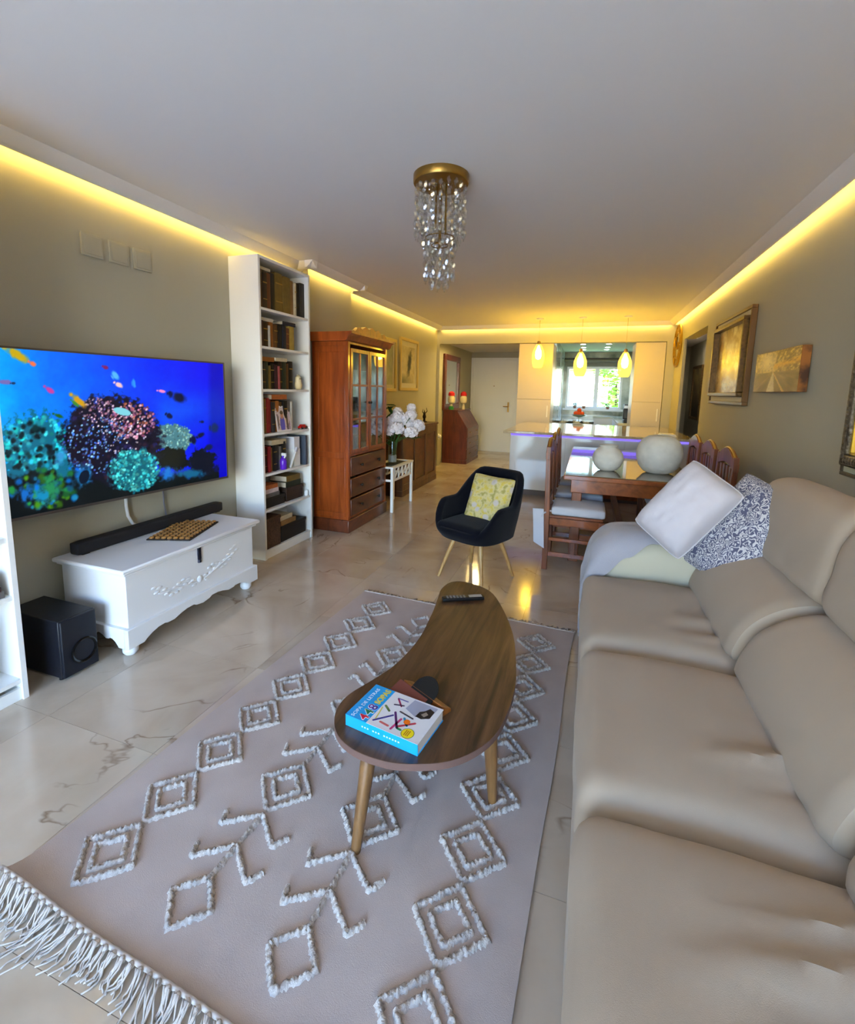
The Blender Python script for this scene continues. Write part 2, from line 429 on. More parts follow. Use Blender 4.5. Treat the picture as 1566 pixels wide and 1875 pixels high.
# cornice with a light gap behind it
prof = [(.06, 2.50), (.082, 2.50), (.09, 2.512), (.108, 2.520), (.116, 2.534), (.132, 2.545), (.138, ZC), (.06, ZC)]
def cornice(name, ax, wall, sgn, a, b, label):
    pts = [(wall+sgn*d, z) for d, z in prof]
    if (sgn < 0): pts = pts[::-1]
    if ax == 'y': return struct(G().prism(pts, a, b, 'y').build(name, M_ceil, ang=60), label)
    return struct(G().prism(pts, a, b, 'x').build(name, M_ceil, ang=60), label)
cornice('trim_1', 'y', XL, 1, -3.0, 3.92, 'white cornice along the television wall')
cornice('trim_2', 'x', 3.92, -1, XL+.06, -2.43, None)
cornice('trim_3', 'y', -2.57, 1, 3.78, 4.90, 'white cornice around the pillar')
cornice('trim_4', 'x', 4.76, 1, XL+.06, -2.43, None)
cornice('trim_5', 'y', XL, 1, 4.90, YF, 'white cornice along the rear left wall')
cornice('trim_6', 'x', YF, -1, XL, XR, 'white cornice across the kitchen lintel')
cornice('trim_7', 'y', XR, -1, -3.0, YF, 'white cornice along the sofa wall')

LED = (1.0, 0.67, 0.14, 1)
M_led = glow('warm led tape', LED, 23.0)
def led(label, ax, wall, sgn, a, b):
    c = wall+sgn*.052; d = wall+sgn*.058
    lo, hi = min(c, d), max(c, d)
    o = G().box(lo, hi, a, b, 2.515, 2.530).build('led_strip', M_led) if ax == 'y' else G().box(a, b, lo, hi, 2.515, 2.530).build('led_strip', M_led)
    return tag(o, label, 'light strip', 'warm led strips hidden in the ceiling cornice')
led('warm led strip in the cornice above the television', 'y', XL, 1, -2.9, 3.86)
led('warm led strip around the pillar above the display cabinet', 'y', -2.57, 1, 3.92, 4.76)
led('warm led strip in the cornice above the rear sideboard', 'y', XL, 1, 4.80, YF-.07)
led('warm led strip across the lintel in front of the kitchen', 'x', YF, -1, XL+.07, XR-.07)
led('warm led strip in the cornice above the sofa wall', 'y', XR, -1, -2.9, YF-.07)

# terrace and garden outside
struct(G().box(-10, 6, -10.5, -3.16, -0.3, -0.02).box(-10, -2.9, -3.16, 5, -0.3, -0.02).build('terrace', mat('pale terrace tile', rgb(214, 210, 204), 0.6)))

# recessed lamp in the hall ceiling
hl = thing('hall_downlight', 'recessed warm downlight in the hall ceiling behind the lintel', 'ceiling light', (-1.95, 8.72, 2.33))
G().lathe([(.085, 0), (.085, -.010), (.070, -.012), (.068, 0)], 24, cap=False).build('trim_ring', M_white, hl)
G().lathe([(.001, -.004), (.068, -.004)], 24).build('lens', glow('warm downlight', (1, .74, .26, 1), 850.0), hl)

# ------------------------------------------------------------------ television
TVL, TVR, TZ0, TZ1 = Vector((-2.64, 1.271, 0)), Vector((-2.512, 2.738, 0)), .748, 1.580
M_black = mat('black plastic', rgb(14, 14, 16), 0.35)
M_dark = mat('dark grey plastic', rgb(34, 35, 40), 0.45)
def reef():
    nu, nv = 400, 226
    s, t = np.meshgrid(np.linspace(0, 1, nu+1), np.linspace(0, 1, nv+1), indexing='ij')
    Hm = np.array([[729.8963, -34.2858, -52.2702], [452.2829, -373.1426, 967.0827], [.6257, -.053, 1.]])
    w = Hm[2, 0]*s+Hm[2, 1]*t+1
    X = ((Hm[0, 0]*s+Hm[0, 1]*t+Hm[0, 2])/w)*3.132            # drawing space of the reef picture
    Y = ((Hm[1, 0]*s+Hm[1, 1]*t+Hm[1, 2])/w-560)*3.132
    n1 = npnoise(X/60, Y/60, 1); n2 = npnoise(X/22, Y/22, 2); n3 = npnoise(X/140, Y/140, 3)
    img = np.zeros(s.shape+(3,))
    def lay(mask, col):
        mask = np.clip(mask, 0, 1)[..., None]; img[:] = img*(1-mask)+np.asarray(col, float)*mask
    # water: bright on the left, deep blue at the top right
    kx = np.clip(X/1280, 0, 1); ky = np.clip((Y-250)/700, 0, 1)
    img[..., 0] = 0; img[..., 1] = 150-150*kx**0.8+40*ky*(1-kx); img[..., 2] = 255-30*kx
    img[..., 1] += 40*np.exp(-((Y-600)/130)**2)*(X > 850)*np.clip((X-850)/100, 0, 1)
    dim = np.clip((X-1190)/30, 0, 1)*.2; img *= (1-dim)[..., None]
    lay(0.35*np.clip(n3, 0, 1)*(X < 550), (0, 60, 200)); img += (n2*6+n1*8)[..., None]*np.array((0, 1, .6))
    def ell(cx, cy, rx, ry, rot=0, rag=0.0, soft=0.12):
        a = math.radians(rot); dx = X-cx; dy = Y-cy
        u = (dx*math.cos(a)+dy*math.sin(a))/rx; v = (-dx*math.sin(a)+dy*math.cos(a))/ry
        return (1-np.sqrt(u*u+v*v)+rag*n2)/soft
    def dots(cx, cy, rx, ry, n, r0, r1, cols, seed, rot=0):
        rng = np.random.RandomState(seed)
        for k in range(n):
            a = rng.rand()*6.283; q = math.sqrt(rng.rand()); px = cx+rx*q*math.cos(a); py = cy+ry*q*math.sin(a)
            c = cols[rng.randint(len(cols))]; r = r0+(r1-r0)*rng.rand()
            f = .55+.75*rng.rand(); lay(ell(px, py, r*.62, r*.75, rng.rand()*90, .25, .6), [min(255, q_*f) for q_ in c])
    # left coral
    lay(ell(210, 850, 240, 250, -20, .35), (8, 100, 130))
    dots(200, 800, 190, 170, 206, 12, 34, [(30, 170, 200), (20, 190, 190), (60, 200, 215), (10, 120, 150)], 4)
    dots(190, 820, 180, 150, 59, 14, 40, [(2, 30, 40), (4, 20, 30), (5, 45, 50)], 5)
    # bottom rocks
    lay(np.clip((Y-(960-0.02*X)+60*n1)/30, 0, 1)*(X < 1260), (6, 14, 18))
    dots(250, 1050, 210, 120, 78, 20, 46, [(20, 110, 150), (30, 130, 60), (60, 120, 20), (8, 40, 60), (0, 90, 170)], 6)
    # table coral at the right
    lay(ell(990, 760, 130, 85, 12, .25), (70, 120, 130))
    dots(995, 750, 115, 70, 161, 6, 12, [(110, 160, 160), (90, 140, 150), (130, 175, 160)], 8)
    lay(ell(980, 880, 110, 75, 10, .4), (4, 8, 12)); lay(ell(1160, 900, 80, 90, 30, .4), (6, 12, 30))
    # mound
    lay(ell(640, 770, 310, 270, 10, .22), (16, 14, 34))
    dots(640, 760, 270, 240, 206, 14, 30, [(30, 26, 70), (40, 22, 40), (10, 10, 24)], 9)
    dots(560, 800, 210, 170, 252, 7, 14, [(90, 150, 220), (60, 110, 220), (130, 180, 230), (70, 90, 200)], 10)
    dots(760, 660, 130, 110, 206, 9, 17, [(190, 120, 150), (150, 80, 110), (120, 70, 120), (210, 160, 180), (160, 90, 70)], 11)
    dots(560, 600, 110, 80, 114, 8, 14, [(150, 100, 120), (200, 170, 190), (90, 70, 120)], 12)
    dots(690, 720, 160, 130, 92, 7, 11, [(235, 215, 225), (190, 180, 220)], 13)
    lay(ell(700, 605, 55, 22, 15), (120, 200, 215))
    # front staghorn
    lay(ell(770, 945, 150, 125, -15, .35), (14, 90, 110))
    dots(770, 945, 150, 120, 345, 9, 19, [(60, 190, 190), (40, 165, 175), (90, 205, 200), (20, 130, 150)], 14)
    lay(ell(965, 965, 55, 55, 0, .5, .6), (20, 110, 200)); lay(ell(1090, 965, 90, 35, 0, .6, .6), (12, 90, 130))
    lay(ell(470, 980, 60, 75, 20, .5, .6), (20, 110, 170)); lay(ell(480, 985, 30, 45, 20, .1), (6, 20, 40))
    lay(ell(285, 1050, 75, 105, 15, .5, .6), (30, 130, 80)); lay(ell(240, 1100, 50, 60, 0, .5, .6), (10, 130, 180))
    lay(ell(140, 1085, 50, 55, 0, .6, .6), (10, 100, 190)); lay(ell(345, 870, 38, 62, 20, .5, .6), (50, 140, 200))
    def fish(cx, cy, rx, ry, rot=0):
        body = ell(cx, cy, rx*.85, ry*.8, rot, .25, .45)
        a = math.radians(rot); tx, ty = cx-rx*.85*math.cos(a), cy-rx*.85*math.sin(a)
        return np.maximum(body, ell(tx, ty, rx*.28, ry*.55, rot, .3, .5)*.8)
    # fish
    lay(fish(95, 275, 110, 40, 32), (190, 160, 20)); lay(fish(180, 325, 30, 22, 30), (230, 110, 70))
    lay(fish(20, 432, 60, 22, 5), (110, 100, 170)); lay(fish(70, 440, 20, 12, 0), (20, 40, 80))
    lay(fish(280, 480, 44, 24, 35), (190, 60, 150)); lay(fish(605, 348, 24, 17, 20), (120, 30, 90))
    lay(fish(660, 395, 24, 45, -35), (80, 170, 230)); lay(fish(680, 450, 34, 22, 30), (250, 190, 190)); lay(fish(768, 440, 14, 40, -10), (40, 140, 240))
    lay(fish(930, 487, 32, 14, 8), (240, 130, 190)); lay(fish(1030, 525, 58, 40, 20), (8, 14, 50)); lay(fish(975, 500, 18, 24, 0), (8, 14, 60))
    lay(fish(972, 630, 26, 24, 30), (6, 14, 60)); lay(fish(1162, 665, 16, 12, 0), (6, 20, 70)); lay(fish(1235, 700, 32, 42, 0), (18, 40, 90))
    lay(fish(1155, 742, 30, 20, -30), (6, 14, 50)); lay(fish(1112, 770, 22, 38, 0), (6, 14, 50)); lay(fish(1200, 815, 32, 28, -40), (10, 24, 70))
    lay(fish(450, 545, 72, 30, 40), (200, 150, 20)); lay(fish(430, 560, 40, 14, 40), (60, 130, 40)); lay(fish(335, 630, 42, 18, 20), (30, 90, 20))
    return nu, nv, img
tvd = (TVR-TVL); tvn = Vector((tvd.y, -tvd.x, 0)).normalized()           # faces the room
tv = thing('television', 'large flat television showing a coral reef above the white chest', 'television', tuple((TVL+TVR)/2+Vector((0, 0, TZ0))), math.atan2(tvd.y, tvd.x))
hw = tvd.length/2; hh = TZ1-TZ0
# local x runs along the screen from left to right as seen, local -y faces the room
G().box(-hw, hw, .0, .035, 0, hh).box(-hw*.6, hw*.6, .035, .06, hh*.12, hh*.7).build('housing', M_black, tv, .004)
g = G().box(-hw-.004, hw+.004, -.004, .012, -.008, 0.006).box(-hw-.004, hw+.004, -.004, .012, hh-.006, hh+.004)
g.box(-hw-.004, -hw+.006, -.004, .012, .006, hh-.006).box(hw-.006, hw+.004, -.004, .012, .006, hh-.006)
g.build('bezel', mat('grey metal bezel', rgb(120, 112, 108), 0.35, metal=0.7), tv)
nu, nv, img = reef()
painted('screen', nu, nv, lambda s, t: (-hw+.006+(2*hw-.012)*s, -.001, .006+(hh-.012)*t), img, paint_mat('lit reef screen', emit=0.8, rough=0.15), tv)
G().box(-.2, .2, .06, .088, .25, .5).build('wall_bracket', M_dark, tv)

# cables down to the chest
M_cable_w = mat('white cable', rgb(225, 226, 228), 0.4); M_cable_g = mat('grey cable', rgb(112, 110, 122), 0.4)
tag(G().tube([(-2.685, 2.06, .80), (-2.685, 2.06, .66), (-2.683, 2.065, .60), (-2.68, 2.09, .545), (-2.675, 2.13, .515), (-2.67, 2.17, .505)], .009, 8).build('power_cable', M_cable_w), 'white cable hanging below the television', 'cable')
tag(G().tube([(-2.69, 2.33, .80), (-2.69, 2.335, .62), (-2.69, 2.35, .508)], .005, 6).build('signal_cable', M_cable_g), 'thin grey cable hanging below the television', 'cable')

# blank square wall plates high above the television
for k, (y, lb) in enumerate(((1.975, 'leftmost of three blank square wall plates above the television'), (2.135, 'middle of three blank square wall plates above the television'), (2.29, 'rightmost of three blank square wall plates above the television'))):
    p = thing('wall_plate', lb, 'wall plate', (XL, y, 2.185), 0, 'blank wall plates above the television')
    G().box(0, .012, -.062, .062, -.062, .062).build('plate', M_wall, p, .003)
    G().box(.012, .015, -.05, .05, -.05, .05).build('cover', M_wall, p, .002)

# ------------------------------------------------------------------ white chest
M_chest = mat('white chest paint', rgb(232, 233, 236), 0.35)
ch = thing('blanket_chest', 'white wooden chest with scalloped base and bun feet under the television', 'chest', (-2.40, 2.11, 0))
# local: +x faces the room, y along the wall
G().box(-.24, .225, -.475, .475, .125, .452).build('body', M_chest, ch, .003)
g = G().box(-.255, .262, -.515, .515, .468, .492); 
G().box(-.25, .245, -.495, .495, .452, .468).build('lid_moulding', M_chest, ch, .004)
g.build('lid', M_chest, ch, .008)
# apron with a scalloped lower edge
def scallop(L, zt, zb):
    pts = [(-L, zt), (-L, zb)]
    seq = [(-.40, .0), (-.385, .012), (-.35, .030), (-.31, .042), (-.27, .044), (-.255, .038), (-.21, .036), (-.16, .052), (-.12, .060), (-.07, .061), (-.05, .05), (0, .042), (.05, .05), (.07, .061), (.12, .060), (.16, .052), (.21, .036), (.255, .038), (.27, .044), (.31, .042), (.35, .03), (.385, .012), (.40, 0)]
    pts += [(p[0]*L/.49, zb+p[1]) for p in seq]+[(L, zb), (L, zt)]
    return pts
# strips along the outline so the concave face triangulates cleanly
def apron(g, L, zt, zb, x0, x1):
    p = scallop(L, zt, zb)[1:-1]
    n = len(p)
    vs = [(x0, a, b) for a, b in p]+[(x0, a, zt) for a, b in p]+[(x1, a, b) for a, b in p]+[(x1, a, zt) for a, b in p]
    fs = []
    for i in range(n-1):
        fs += [(i, n+i, n+i+1, i+1), (2*n+i, 2*n+i+1, 3*n+i+1, 3*n+i), (i, i+1, 2*n+i+1, 2*n+i), (n+i, 3*n+i, 3*n+i+1, n+i+1)]
    fs += [(0, 2*n, 3*n, n), (n-1, 2*n-1, 4*n-1, 3*n-1)]
    g.add(vs, fs)
g = G(); apron(g, .495, .165, .058, .215, .245)
g.build('apron', M_chest, ch, .003)
for y in (-1, 1):
    g = G().at(Matrix.Translation((-.015, y*.48, 0)) @ Matrix.Rotation(math.pi/2, 4, 'Z')); apron(g, .228, .165, .058, -.015, .015)
    g.build('apron', M_chest, ch, .002)
for x in (-.19, .185):
    for y in (-.44, .44):
        G().lathe([(.012, 0), (.026, .003), (.037, .018), (.038, .034), (.030, .050), (.022, .058)], 20, (x, y, 0)).build('bun_foot', M_chest, ch)
# carved spray of leaves on the front
g = G()
for sgn in (-1, 1):
    for k in range(9):
        t = k/8; y = sgn*(.035+.26*t); z = .245+.085*t**0.8*(1 if sgn > 0 else .45)+.02*math.sin(k)
        for q in (-1, 1):
            a = sgn*(0.35+.3*t)+q*.7
            g.ball((.226, y+sgn*.02*math.cos(a), z+.016*q), .020, 8, 6, (.22, 1.0, .42))
    g.tube([(.227, sgn*.03, .24), (.228, sgn*.15, .27+.01*sgn), (.227, sgn*.29, .30+.02*sgn)], .005, 6)
g.ball((.226, 0, .25), .022, 10, 7, (.4, 1, 1))
g.build('carved_spray', M_chest, ch)
G().box(.225, .234, -.012, .012, .375, .452).lathe([(.012, 0), (.010, .02)], 10, (.228, .0, .355)).build('latch', mat('dark iron', rgb(40, 42, 58), 0.4, metal=0.6), ch, .002)

sb = thing('soundbar', 'long black soundbar on the back of the white chest', 'soundbar', (-2.575, 2.185, .492))
G().soft((0, 0, .036), (.036, .525, .034), .012, (6, 24, 6)).build('body', mat('black speaker cloth', rgb(22, 22, 28), 0.75, bump=(900, .0006)), sb)
for y in (-1, 1): G().box(-.03, .03, y*.48-.02, y*.48+.02, 0, .004).build('rubber_foot', M_black, sb)
# woven studded mat lying on the lid, turned a quarter off the chest
wm = thing('beaded_mat', 'small dark mat studded with brown wooden beads on the chest lid', 'mat', (-2.40, 2.225, .492), math.radians(20))
G().box(-.13, .13, -.20, .20, 0, .008).build('base', mat('dark woven base', rgb(46, 38, 34), 0.8, bump=(300, .001)), wm, .002)
M_bead = mat('brown wood bead', rgb(196, 146, 80), 0.35, vary=(30, rgb(140, 96, 50)))
bead = G().ball((0, 0, 0), .0105, 8, 5, (1, 1, .7)).v, G().ball((0, 0, 0), .0105, 8, 5, (1, 1, .7)).f
bm_ = bpy.data.meshes.new('bead'); bm_.from_pydata(bead[0], [], bead[1]); bm_.materials.append(M_bead)
for p in bm_.polygons: p.use_smooth = True
for i in range(7):
    for j in range(11):
        o = share(bm_, 'bead', wm, (-.108+.036*i, -.180+.036*j, .011), sc=(1.45, 1.45, 1.3))

sw = thing('subwoofer', 'black subwoofer box with round port on the floor beside the chest', 'speaker', (-2.47, 1.465, 0))
M_sub = mat('black vinyl box', rgb(24, 26, 36), 0.42, vary=(60, rgb(18, 19, 26)))
G().box(-.19, .175, -.085, .085, .012, .30).build('cabinet', M_sub, sw, .004)
G().box(.175, .19, -.083, .083, .014, .298).build('baffle', mat('black baffle', rgb(20, 22, 32), 0.5), sw, .004)
g = G().at(Matrix.Translation((.19, .015, .115)) @ Matrix.Rotation(math.pi/2, 4, 'Y'))
g.lathe([(.062, 0), (.064, .005), (.058, .008), (.05, .004), (.045, -.06), (0.001, -.06)], 28, cap=False).build('port', mat('gloss black port', rgb(6, 6, 8), 0.15), sw)
for x in (-.16, .15):
    for y in (-.07, .07): G().lathe([(.012, 0), (.012, .013)], 10, (x, y, 0)).build('foot', M_black, sw)

# ------------------------------------------------------------------ bookcases
def bookcase(name, label, x0, x1, y0, y1, H, shelves, back=True):
    b = thing(name, label, 'bookcase', ((x0+x1)/2, (y0+y1)/2, 0))
    dx = (x1-x0)/2; dy = (y1-y0)/2; t = .022
    for s in (-1, 1): G().box(-dx, dx, s*dy-(t if s > 0 else 0), s*dy+(0 if s > 0 else t), 0, H).build('side_panel', M_white, b, .001)
    G().box(-dx, dx, -dy+t, dy-t, H-t, H).build('top_panel', M_white, b, .001)
    G().box(-dx, -dx+.006, -dy+t, dy-t, .06, H-t).build('back_panel', M_white, b)
    G().box(dx-.03, dx-.012, -dy+t, dy-t, 0, .055).build('plinth', M_white, b, .001)
    for z in shelves: G().box(-dx+.006, dx-.006, -dy+t, dy-t, z-.02, z).build('shelf', M_white, b, .001)
    return b
BX, BY0, BY1 = -2.43, 3.04, 3.73
SH = [.075, .415, .715, 1.043, 1.40, 1.735, 2.03]
bookcase('bookcase', 'tall white bookcase packed with old books beside the television', XL+.002, BX, BY0, BY1, 2.41, SH)
bookcase('bookcase', 'white bookcase cut off by the left edge of the picture', XL+.002, -2.32, .40, 1.255, 2.41, [.10, .49, .752, 1.2, 1.6, 2.0])

BC = {}
def bmat(name, c):
    if name not in BC: BC[name] = mat('book '+name, c, 0.6, vary=(25, shade(c, .72), .25))
    return BC[name]
PAL = {'brown': rgb(96, 62, 30), 'dark brown': rgb(48, 32, 24), 'rust brown': rgb(112, 62, 34), 'black': rgb(18, 18, 20), 'olive': rgb(122, 98, 44), 'tan': rgb(150, 112, 64),
       'cream': rgb(214, 200, 168), 'dark grey': rgb(52, 50, 50), 'maroon': rgb(64, 28, 30), 'white': rgb(215, 208, 198), 'orange brown': rgb(168, 100, 40), 'navy': rgb(30, 36, 54),
       'yellow': rgb(188, 160, 72), 'mustard': rgb(190, 140, 30), 'dark green': rgb(36, 48, 36), 'red': rgb(150, 34, 40), 'pale red': rgb(170, 80, 80), 'grey': rgb(110, 106, 104), 'orange': rgb(190, 104, 50), 'pink white': rgb(222, 205, 210)}
M_page = mat('book pages', rgb(220, 208, 184), 0.8, bump=(200, .0008))
ORD = ['first', 'second', 'third', 'fourth', 'fifth', 'sixth', 'seventh', 'eighth', 'ninth', 'tenth', 'eleventh', 'twelfth', 'thirteenth', 'fourteenth']
SHN = {2.03: 'top shelf', 1.735: 'second shelf', 1.40: 'third shelf', 1.043: 'fourth shelf', .715: 'fifth shelf', .415: 'sixth shelf', .075: 'bottom shelf'}
BAND = mat('gilt band', rgb(170, 134, 60), 0.4, metal=0.5)
def upright(y, z, w, h, d, cname, label, band=False, front=BX-.03, group='books in the tall white bookcase'):
    b = thing('book', label, 'book', (front, y+w/2, z), 0, group)
    c = .0025; m = bmat(cname, PAL[cname])
    # local: spine at x=0 facing the room, pages behind
    g = G().box(-d, 0, -w/2, -w/2+c, 0, h).box(-d, 0, w/2-c, w/2, 0, h)
    g.prism([(-.006, -w/2+c), (0.0, -w/2+c), (.004, -w*.25), (.005, 0), (.004, w*.25), (0.0, w/2-c), (-.006, w/2-c)], 0, h)
    g.build('cover', m, b)
    G().box(-d+.004, -.006, -w/2+c, w/2-c, .003, h-.004).build('pages', M_page, b)
    if band:
        G().box(.004, .0062, -w*.42, w*.42, h*.72, h*.75).box(.004, .0062, -w*.42, w*.42, h*.26, h*.28).build('spine_band', BAND, b)
    return b
def flat(x0, x1, y0, y1, z, h, cname, label, rz=0.0, cat='book', name='book', group='books in the tall white bookcase'):
    b = thing(name, label, cat, ((x0+x1)/2, (y0+y1)/2, z), rz, group)
    dx = (x1-x0)/2; dy = (y1-y0)/2; m = bmat(cname, PAL[cname])
    G().box(-dx, dx, -dy, dy, 0, .003).box(-dx, dx, -dy, dy, h-.003, h).box(dx-.004, dx, -dy, dy, .003, h-.003).build('cover', m, b)
    G().box(-dx+.004, dx-.004, -dy+.004, dy-.004, .003, h-.003).build('pages', M_page, b)
    return b
ROWS = {
 2.03: [('brown', .06, .29), ('dark brown', .055, .27), ('rust brown', .05, .28), ('black', .055, .29), ('olive', .10, .31), ('olive', .095, .30), ('tan', .06, .29), ('cream', .028, .28), ('black', .058, .29), ('dark grey', .068, .30)],
 1.735: [('maroon', .06, .20), ('dark brown', .06, .19), ('white', .025, .17), ('orange brown', .05, .21), ('brown', .05, .19), ('black', .05, .20), ('navy', .05, .19), ('rust brown', .045, .18), ('yellow', .075, .21)],
 1.40: [('mustard', .035, .25), ('black', .04, .21), ('dark green', .045, .22), ('olive', .03, .19), ('black', .045, .21), ('maroon', .03, .2), ('pale red', .03, .19), ('dark brown', .04, .23), ('dark green', .05, .24), ('brown', .035, .22), ('black', .055, .24)],
 1.043: [('dark green', .05, .29), ('tan', .03, .28), ('red', .035, .285), ('red', .03, .27), ('dark grey', .05, .25), ('orange brown', .05, .26), ('brown', .05, .25), ('black', .05, .26), ('grey', .05, .27), ('white', .03, .25)],
 .715: [('red', .045, .22), ('maroon', .035, .2), ('red', .04, .215), ('tan', .03, .2), ('black', .045, .22), ('dark grey', .04, .21), ('grey', .035, .2), ('black', .05, .24)],
}
tops = {}
for z, row in ROWS.items():
    y = BY0+.028; tops[z] = []
    seen = {}
    for k, (c, w, h) in enumerate(row):
        upright(y, z+.0005, w, h, .19+.02*random.random(), c, '%s book, %s from the left on the %s of the tall bookcase' % (c, ORD[k], SHN[z]), band=(k % 3 == 1), front=BX-.035-.02*random.random())
        tops[z].append((y, w, h)); y += w+.0015
# books lying on top of the rows
flat(-2.64, -2.47, 3.075, 3.235, 2.03+.2925, .022, 'cream', 'cream book lying flat on top of the leftmost top-shelf books')
flat(-2.65, -2.47, 3.08, 3.26, 1.735+.2015, .025, 'white', 'white book lying flat on the left of the second shelf row')
flat(-2.65, -2.46, 3.37, 3.55, 1.735+.2015, .03, 'navy', 'navy book lying flat on the right of the second shelf row')
flat(-2.65, -2.47, 3.11, 3.26, 1.40+.2215, .035, 'orange brown', 'orange brown book lying flat on the third shelf row')
flat(-2.64, -2.46, 3.27, 3.42, 1.40+.2315, .028, 'cream', 'cream book lying flat across the third shelf row')
flat(-2.66, -2.47, 3.22, 3.42, 1.043+.2725, .04, 'orange', 'orange box file lying on the fourth shelf row')
flat(-2.65, -2.47, 3.20, 3.40, .715+.2215, .04, 'cream', 'cream book lying flat on the fifth shelf row')

# small things on the shelves
fg = thing('figurine', 'small cream owl figurine at the right end of the third shelf', 'figurine', (-2.475, 3.60, 1.40), 0)
M_cream = mat('cream ceramic', rgb(226, 206, 160), 0.35)
G().lathe([(.018, 0), (.026, .006), (.034, .03), (.034, .055), (.026, .075), (.029, .09), (.024, .11), (.008, .122), (.001, .123)], 18).build('body', M_cream, fg)
for y in (-1, 1):
    G().lathe([(.001, 0), (.008, .012), (0, .022)], 8, (0, y*.014, .112)).build('ear', M_cream, fg)
    G().ball((.026, y*.010, .095), .005).build('eye', M_black, fg)
# photo card leaning on the fourth shelf
def photo(nu=60, nv=44):
    s, t = np.meshgrid(np.linspace(0, 1, nu+1), np.linspace(0, 1, nv+1), indexing='ij')
    c = np.zeros(s.shape+(3,)); c[:] = (196, 182, 196)
    n = npnoise(s*7, t*7, 3)
    c[n > .25] = (150, 128, 150)
    def e(cx, cy, rx, ry, col): c[((s-cx)/rx)**2+((t-cy)/ry)**2 < 1] = col
    e(.42, .30, .16, .34, (60, 66, 190)); e(.42, .62, .09, .14, (176, 120, 104)); e(.42, .74, .11, .08, (70, 46, 40)); e(.74, .4, .07, .45, (70, 60, 70)); e(.14, .4, .05, .3, (90, 80, 90))
    b = (s < .04) | (s > .96) | (t < .05) | (t > .95); c[b] = (228, 226, 234)
    return nu, nv, c
ph = thing('photo_card', 'unframed photo with white border leaning against the fourth-shelf books', 'photo', (-2.452, 3.36, 1.0445), 0)
nu, nv, c = photo()
painted('print', nu, nv, lambda s, t: (.001-.03*t, -.10+.20*s, .215*t), c, paint_mat('matte photo', rough=.35), ph)
G().sheet(1, 1, lambda u, v: (-.03*v, -.10+.20*u, .215*v), .002).build('card', M_white, ph)
car = thing('toy_car', 'small red toy car at the right end of the fourth shelf', 'toy', (-2.465, 3.64, 1.044))
G().prism([(-.05, .01), (.05, .01), (.05, .024), (.028, .028), (.016, .042), (-.022, .042), (-.034, .028), (-.05, .026)], -.017, .017, 'x').build('body', mat('red toy paint', rgb(190, 30, 26), .25), car, .002)
for y in (-.03, .03):
    for x in (-.018, .018):
        G().at(Matrix.Translation((x, y, .010)) @ Matrix.Rotation(math.pi/2, 4, 'Y')).lathe([(.010, -.004), (.010, .004)], 12).build('wheel', M_black, car)
pb = thing('spray_bottle', 'purple spray bottle with white nozzle on the fifth shelf', 'bottle', (-2.465, 3.345, .715))
M_pur = mat('purple plastic', rgb(96, 40, 200), .25)
G().lathe([(.026, 0), (.030, .006), (.030, .075), (.022, .095), (.011, .105), (.011, .118)], 20).build('body', M_pur, pb)
G().box(-.012, .03, -.010, .010, .118, .142).at(Matrix.Translation((.03, 0, .13)) @ Matrix.Rotation(.5, 4, 'Y')).box(-.006, .006, -.006, .006, -.05, .0).build('trigger', M_white, pb, .003)
cd_ = thing('white_brush', 'white brush leaning beside the purple bottle on the fifth shelf', 'brush', (-2.455, 3.425, .7165))
G().at(Matrix.Rotation(-.55, 4, 'X') ).box(-.010, .010, -.004, .012, .004, .16).build('handle', M_white, cd_, .004)
G().at(Matrix.Rotation(-.55, 4, 'X') ).box(-.014, .014, -.008, .016, .16, .20).build('head', mat('grey bristles', rgb(190, 186, 196), .9), cd_, .003)
wb = thing('carton', 'white upright carton near the right end of the fifth shelf', 'box', (-2.55, 3.545, .7155))
G().box(-.09, .09, -.045, .045, 0, .155).build('body', M_white, wb, .002)
G().box(-.088, .088, -.042, .042, .155, .265).build('lid', mat('white card', rgb(222, 222, 230), .6), wb, .002)
fr = thing('framed_photo', 'slate blue photo frame edge-on at the right of the fifth shelf', 'frame', (-2.53, 3.645, .7155))
G().box(-.1, .1, -.012, .012, 0, .27).build('frame', mat('slate frame', rgb(70, 80, 96), .4), fr, .002)
G().box(-.085, .085, .012, .0135, .015, .255).build('picture', mat('pale print', rgb(190, 196, 200), .5), fr)
# sixth shelf: magazines on a black box, brown box with two binders
M_boxk = mat('black storage box', rgb(26, 26, 26), .6); M_boxb = mat('brown storage box', rgb(62, 44, 34), .6, vary=(12, rgb(44, 30, 24)))
for nm, lb, x0, x1, y0, y1, z0, h, m in (
    ('storage_box', 'black storage box on the left of the sixth shelf', -2.66, -2.47, 3.07, 3.365, .4155, .085, M_boxk),
    ('storage_box', 'brown storage box on the right of the sixth shelf', -2.66, -2.47, 3.39, 3.64, .4155, .12, M_boxb),
    ('wicker_box', 'brown wicker box at the left of the bottom shelf', -2.66, -2.45, 3.07, 3.27, .0755, .26, mat('brown wicker', rgb(92, 66, 50), .7, bump=(120, .003), vary=(60, rgb(58, 40, 30)))),
    ('storage_box', 'long black box on the right of the bottom shelf', -2.66, -2.46, 3.29, 3.66, .0755, .14, M_boxk)):
    b = thing(nm, lb, 'box', ((x0+x1)/2, (y0+y1)/2, z0))
    dx = (x1-x0)/2; dy = (y1-y0)/2
    G().box(-dx, dx, -dy, dy, 0, h-.03).build('body', m, b, .003)
    G().box(-dx-.004, dx+.004, -dy-.004, dy+.004, h-.03, h).build('lid', m, b, .003)
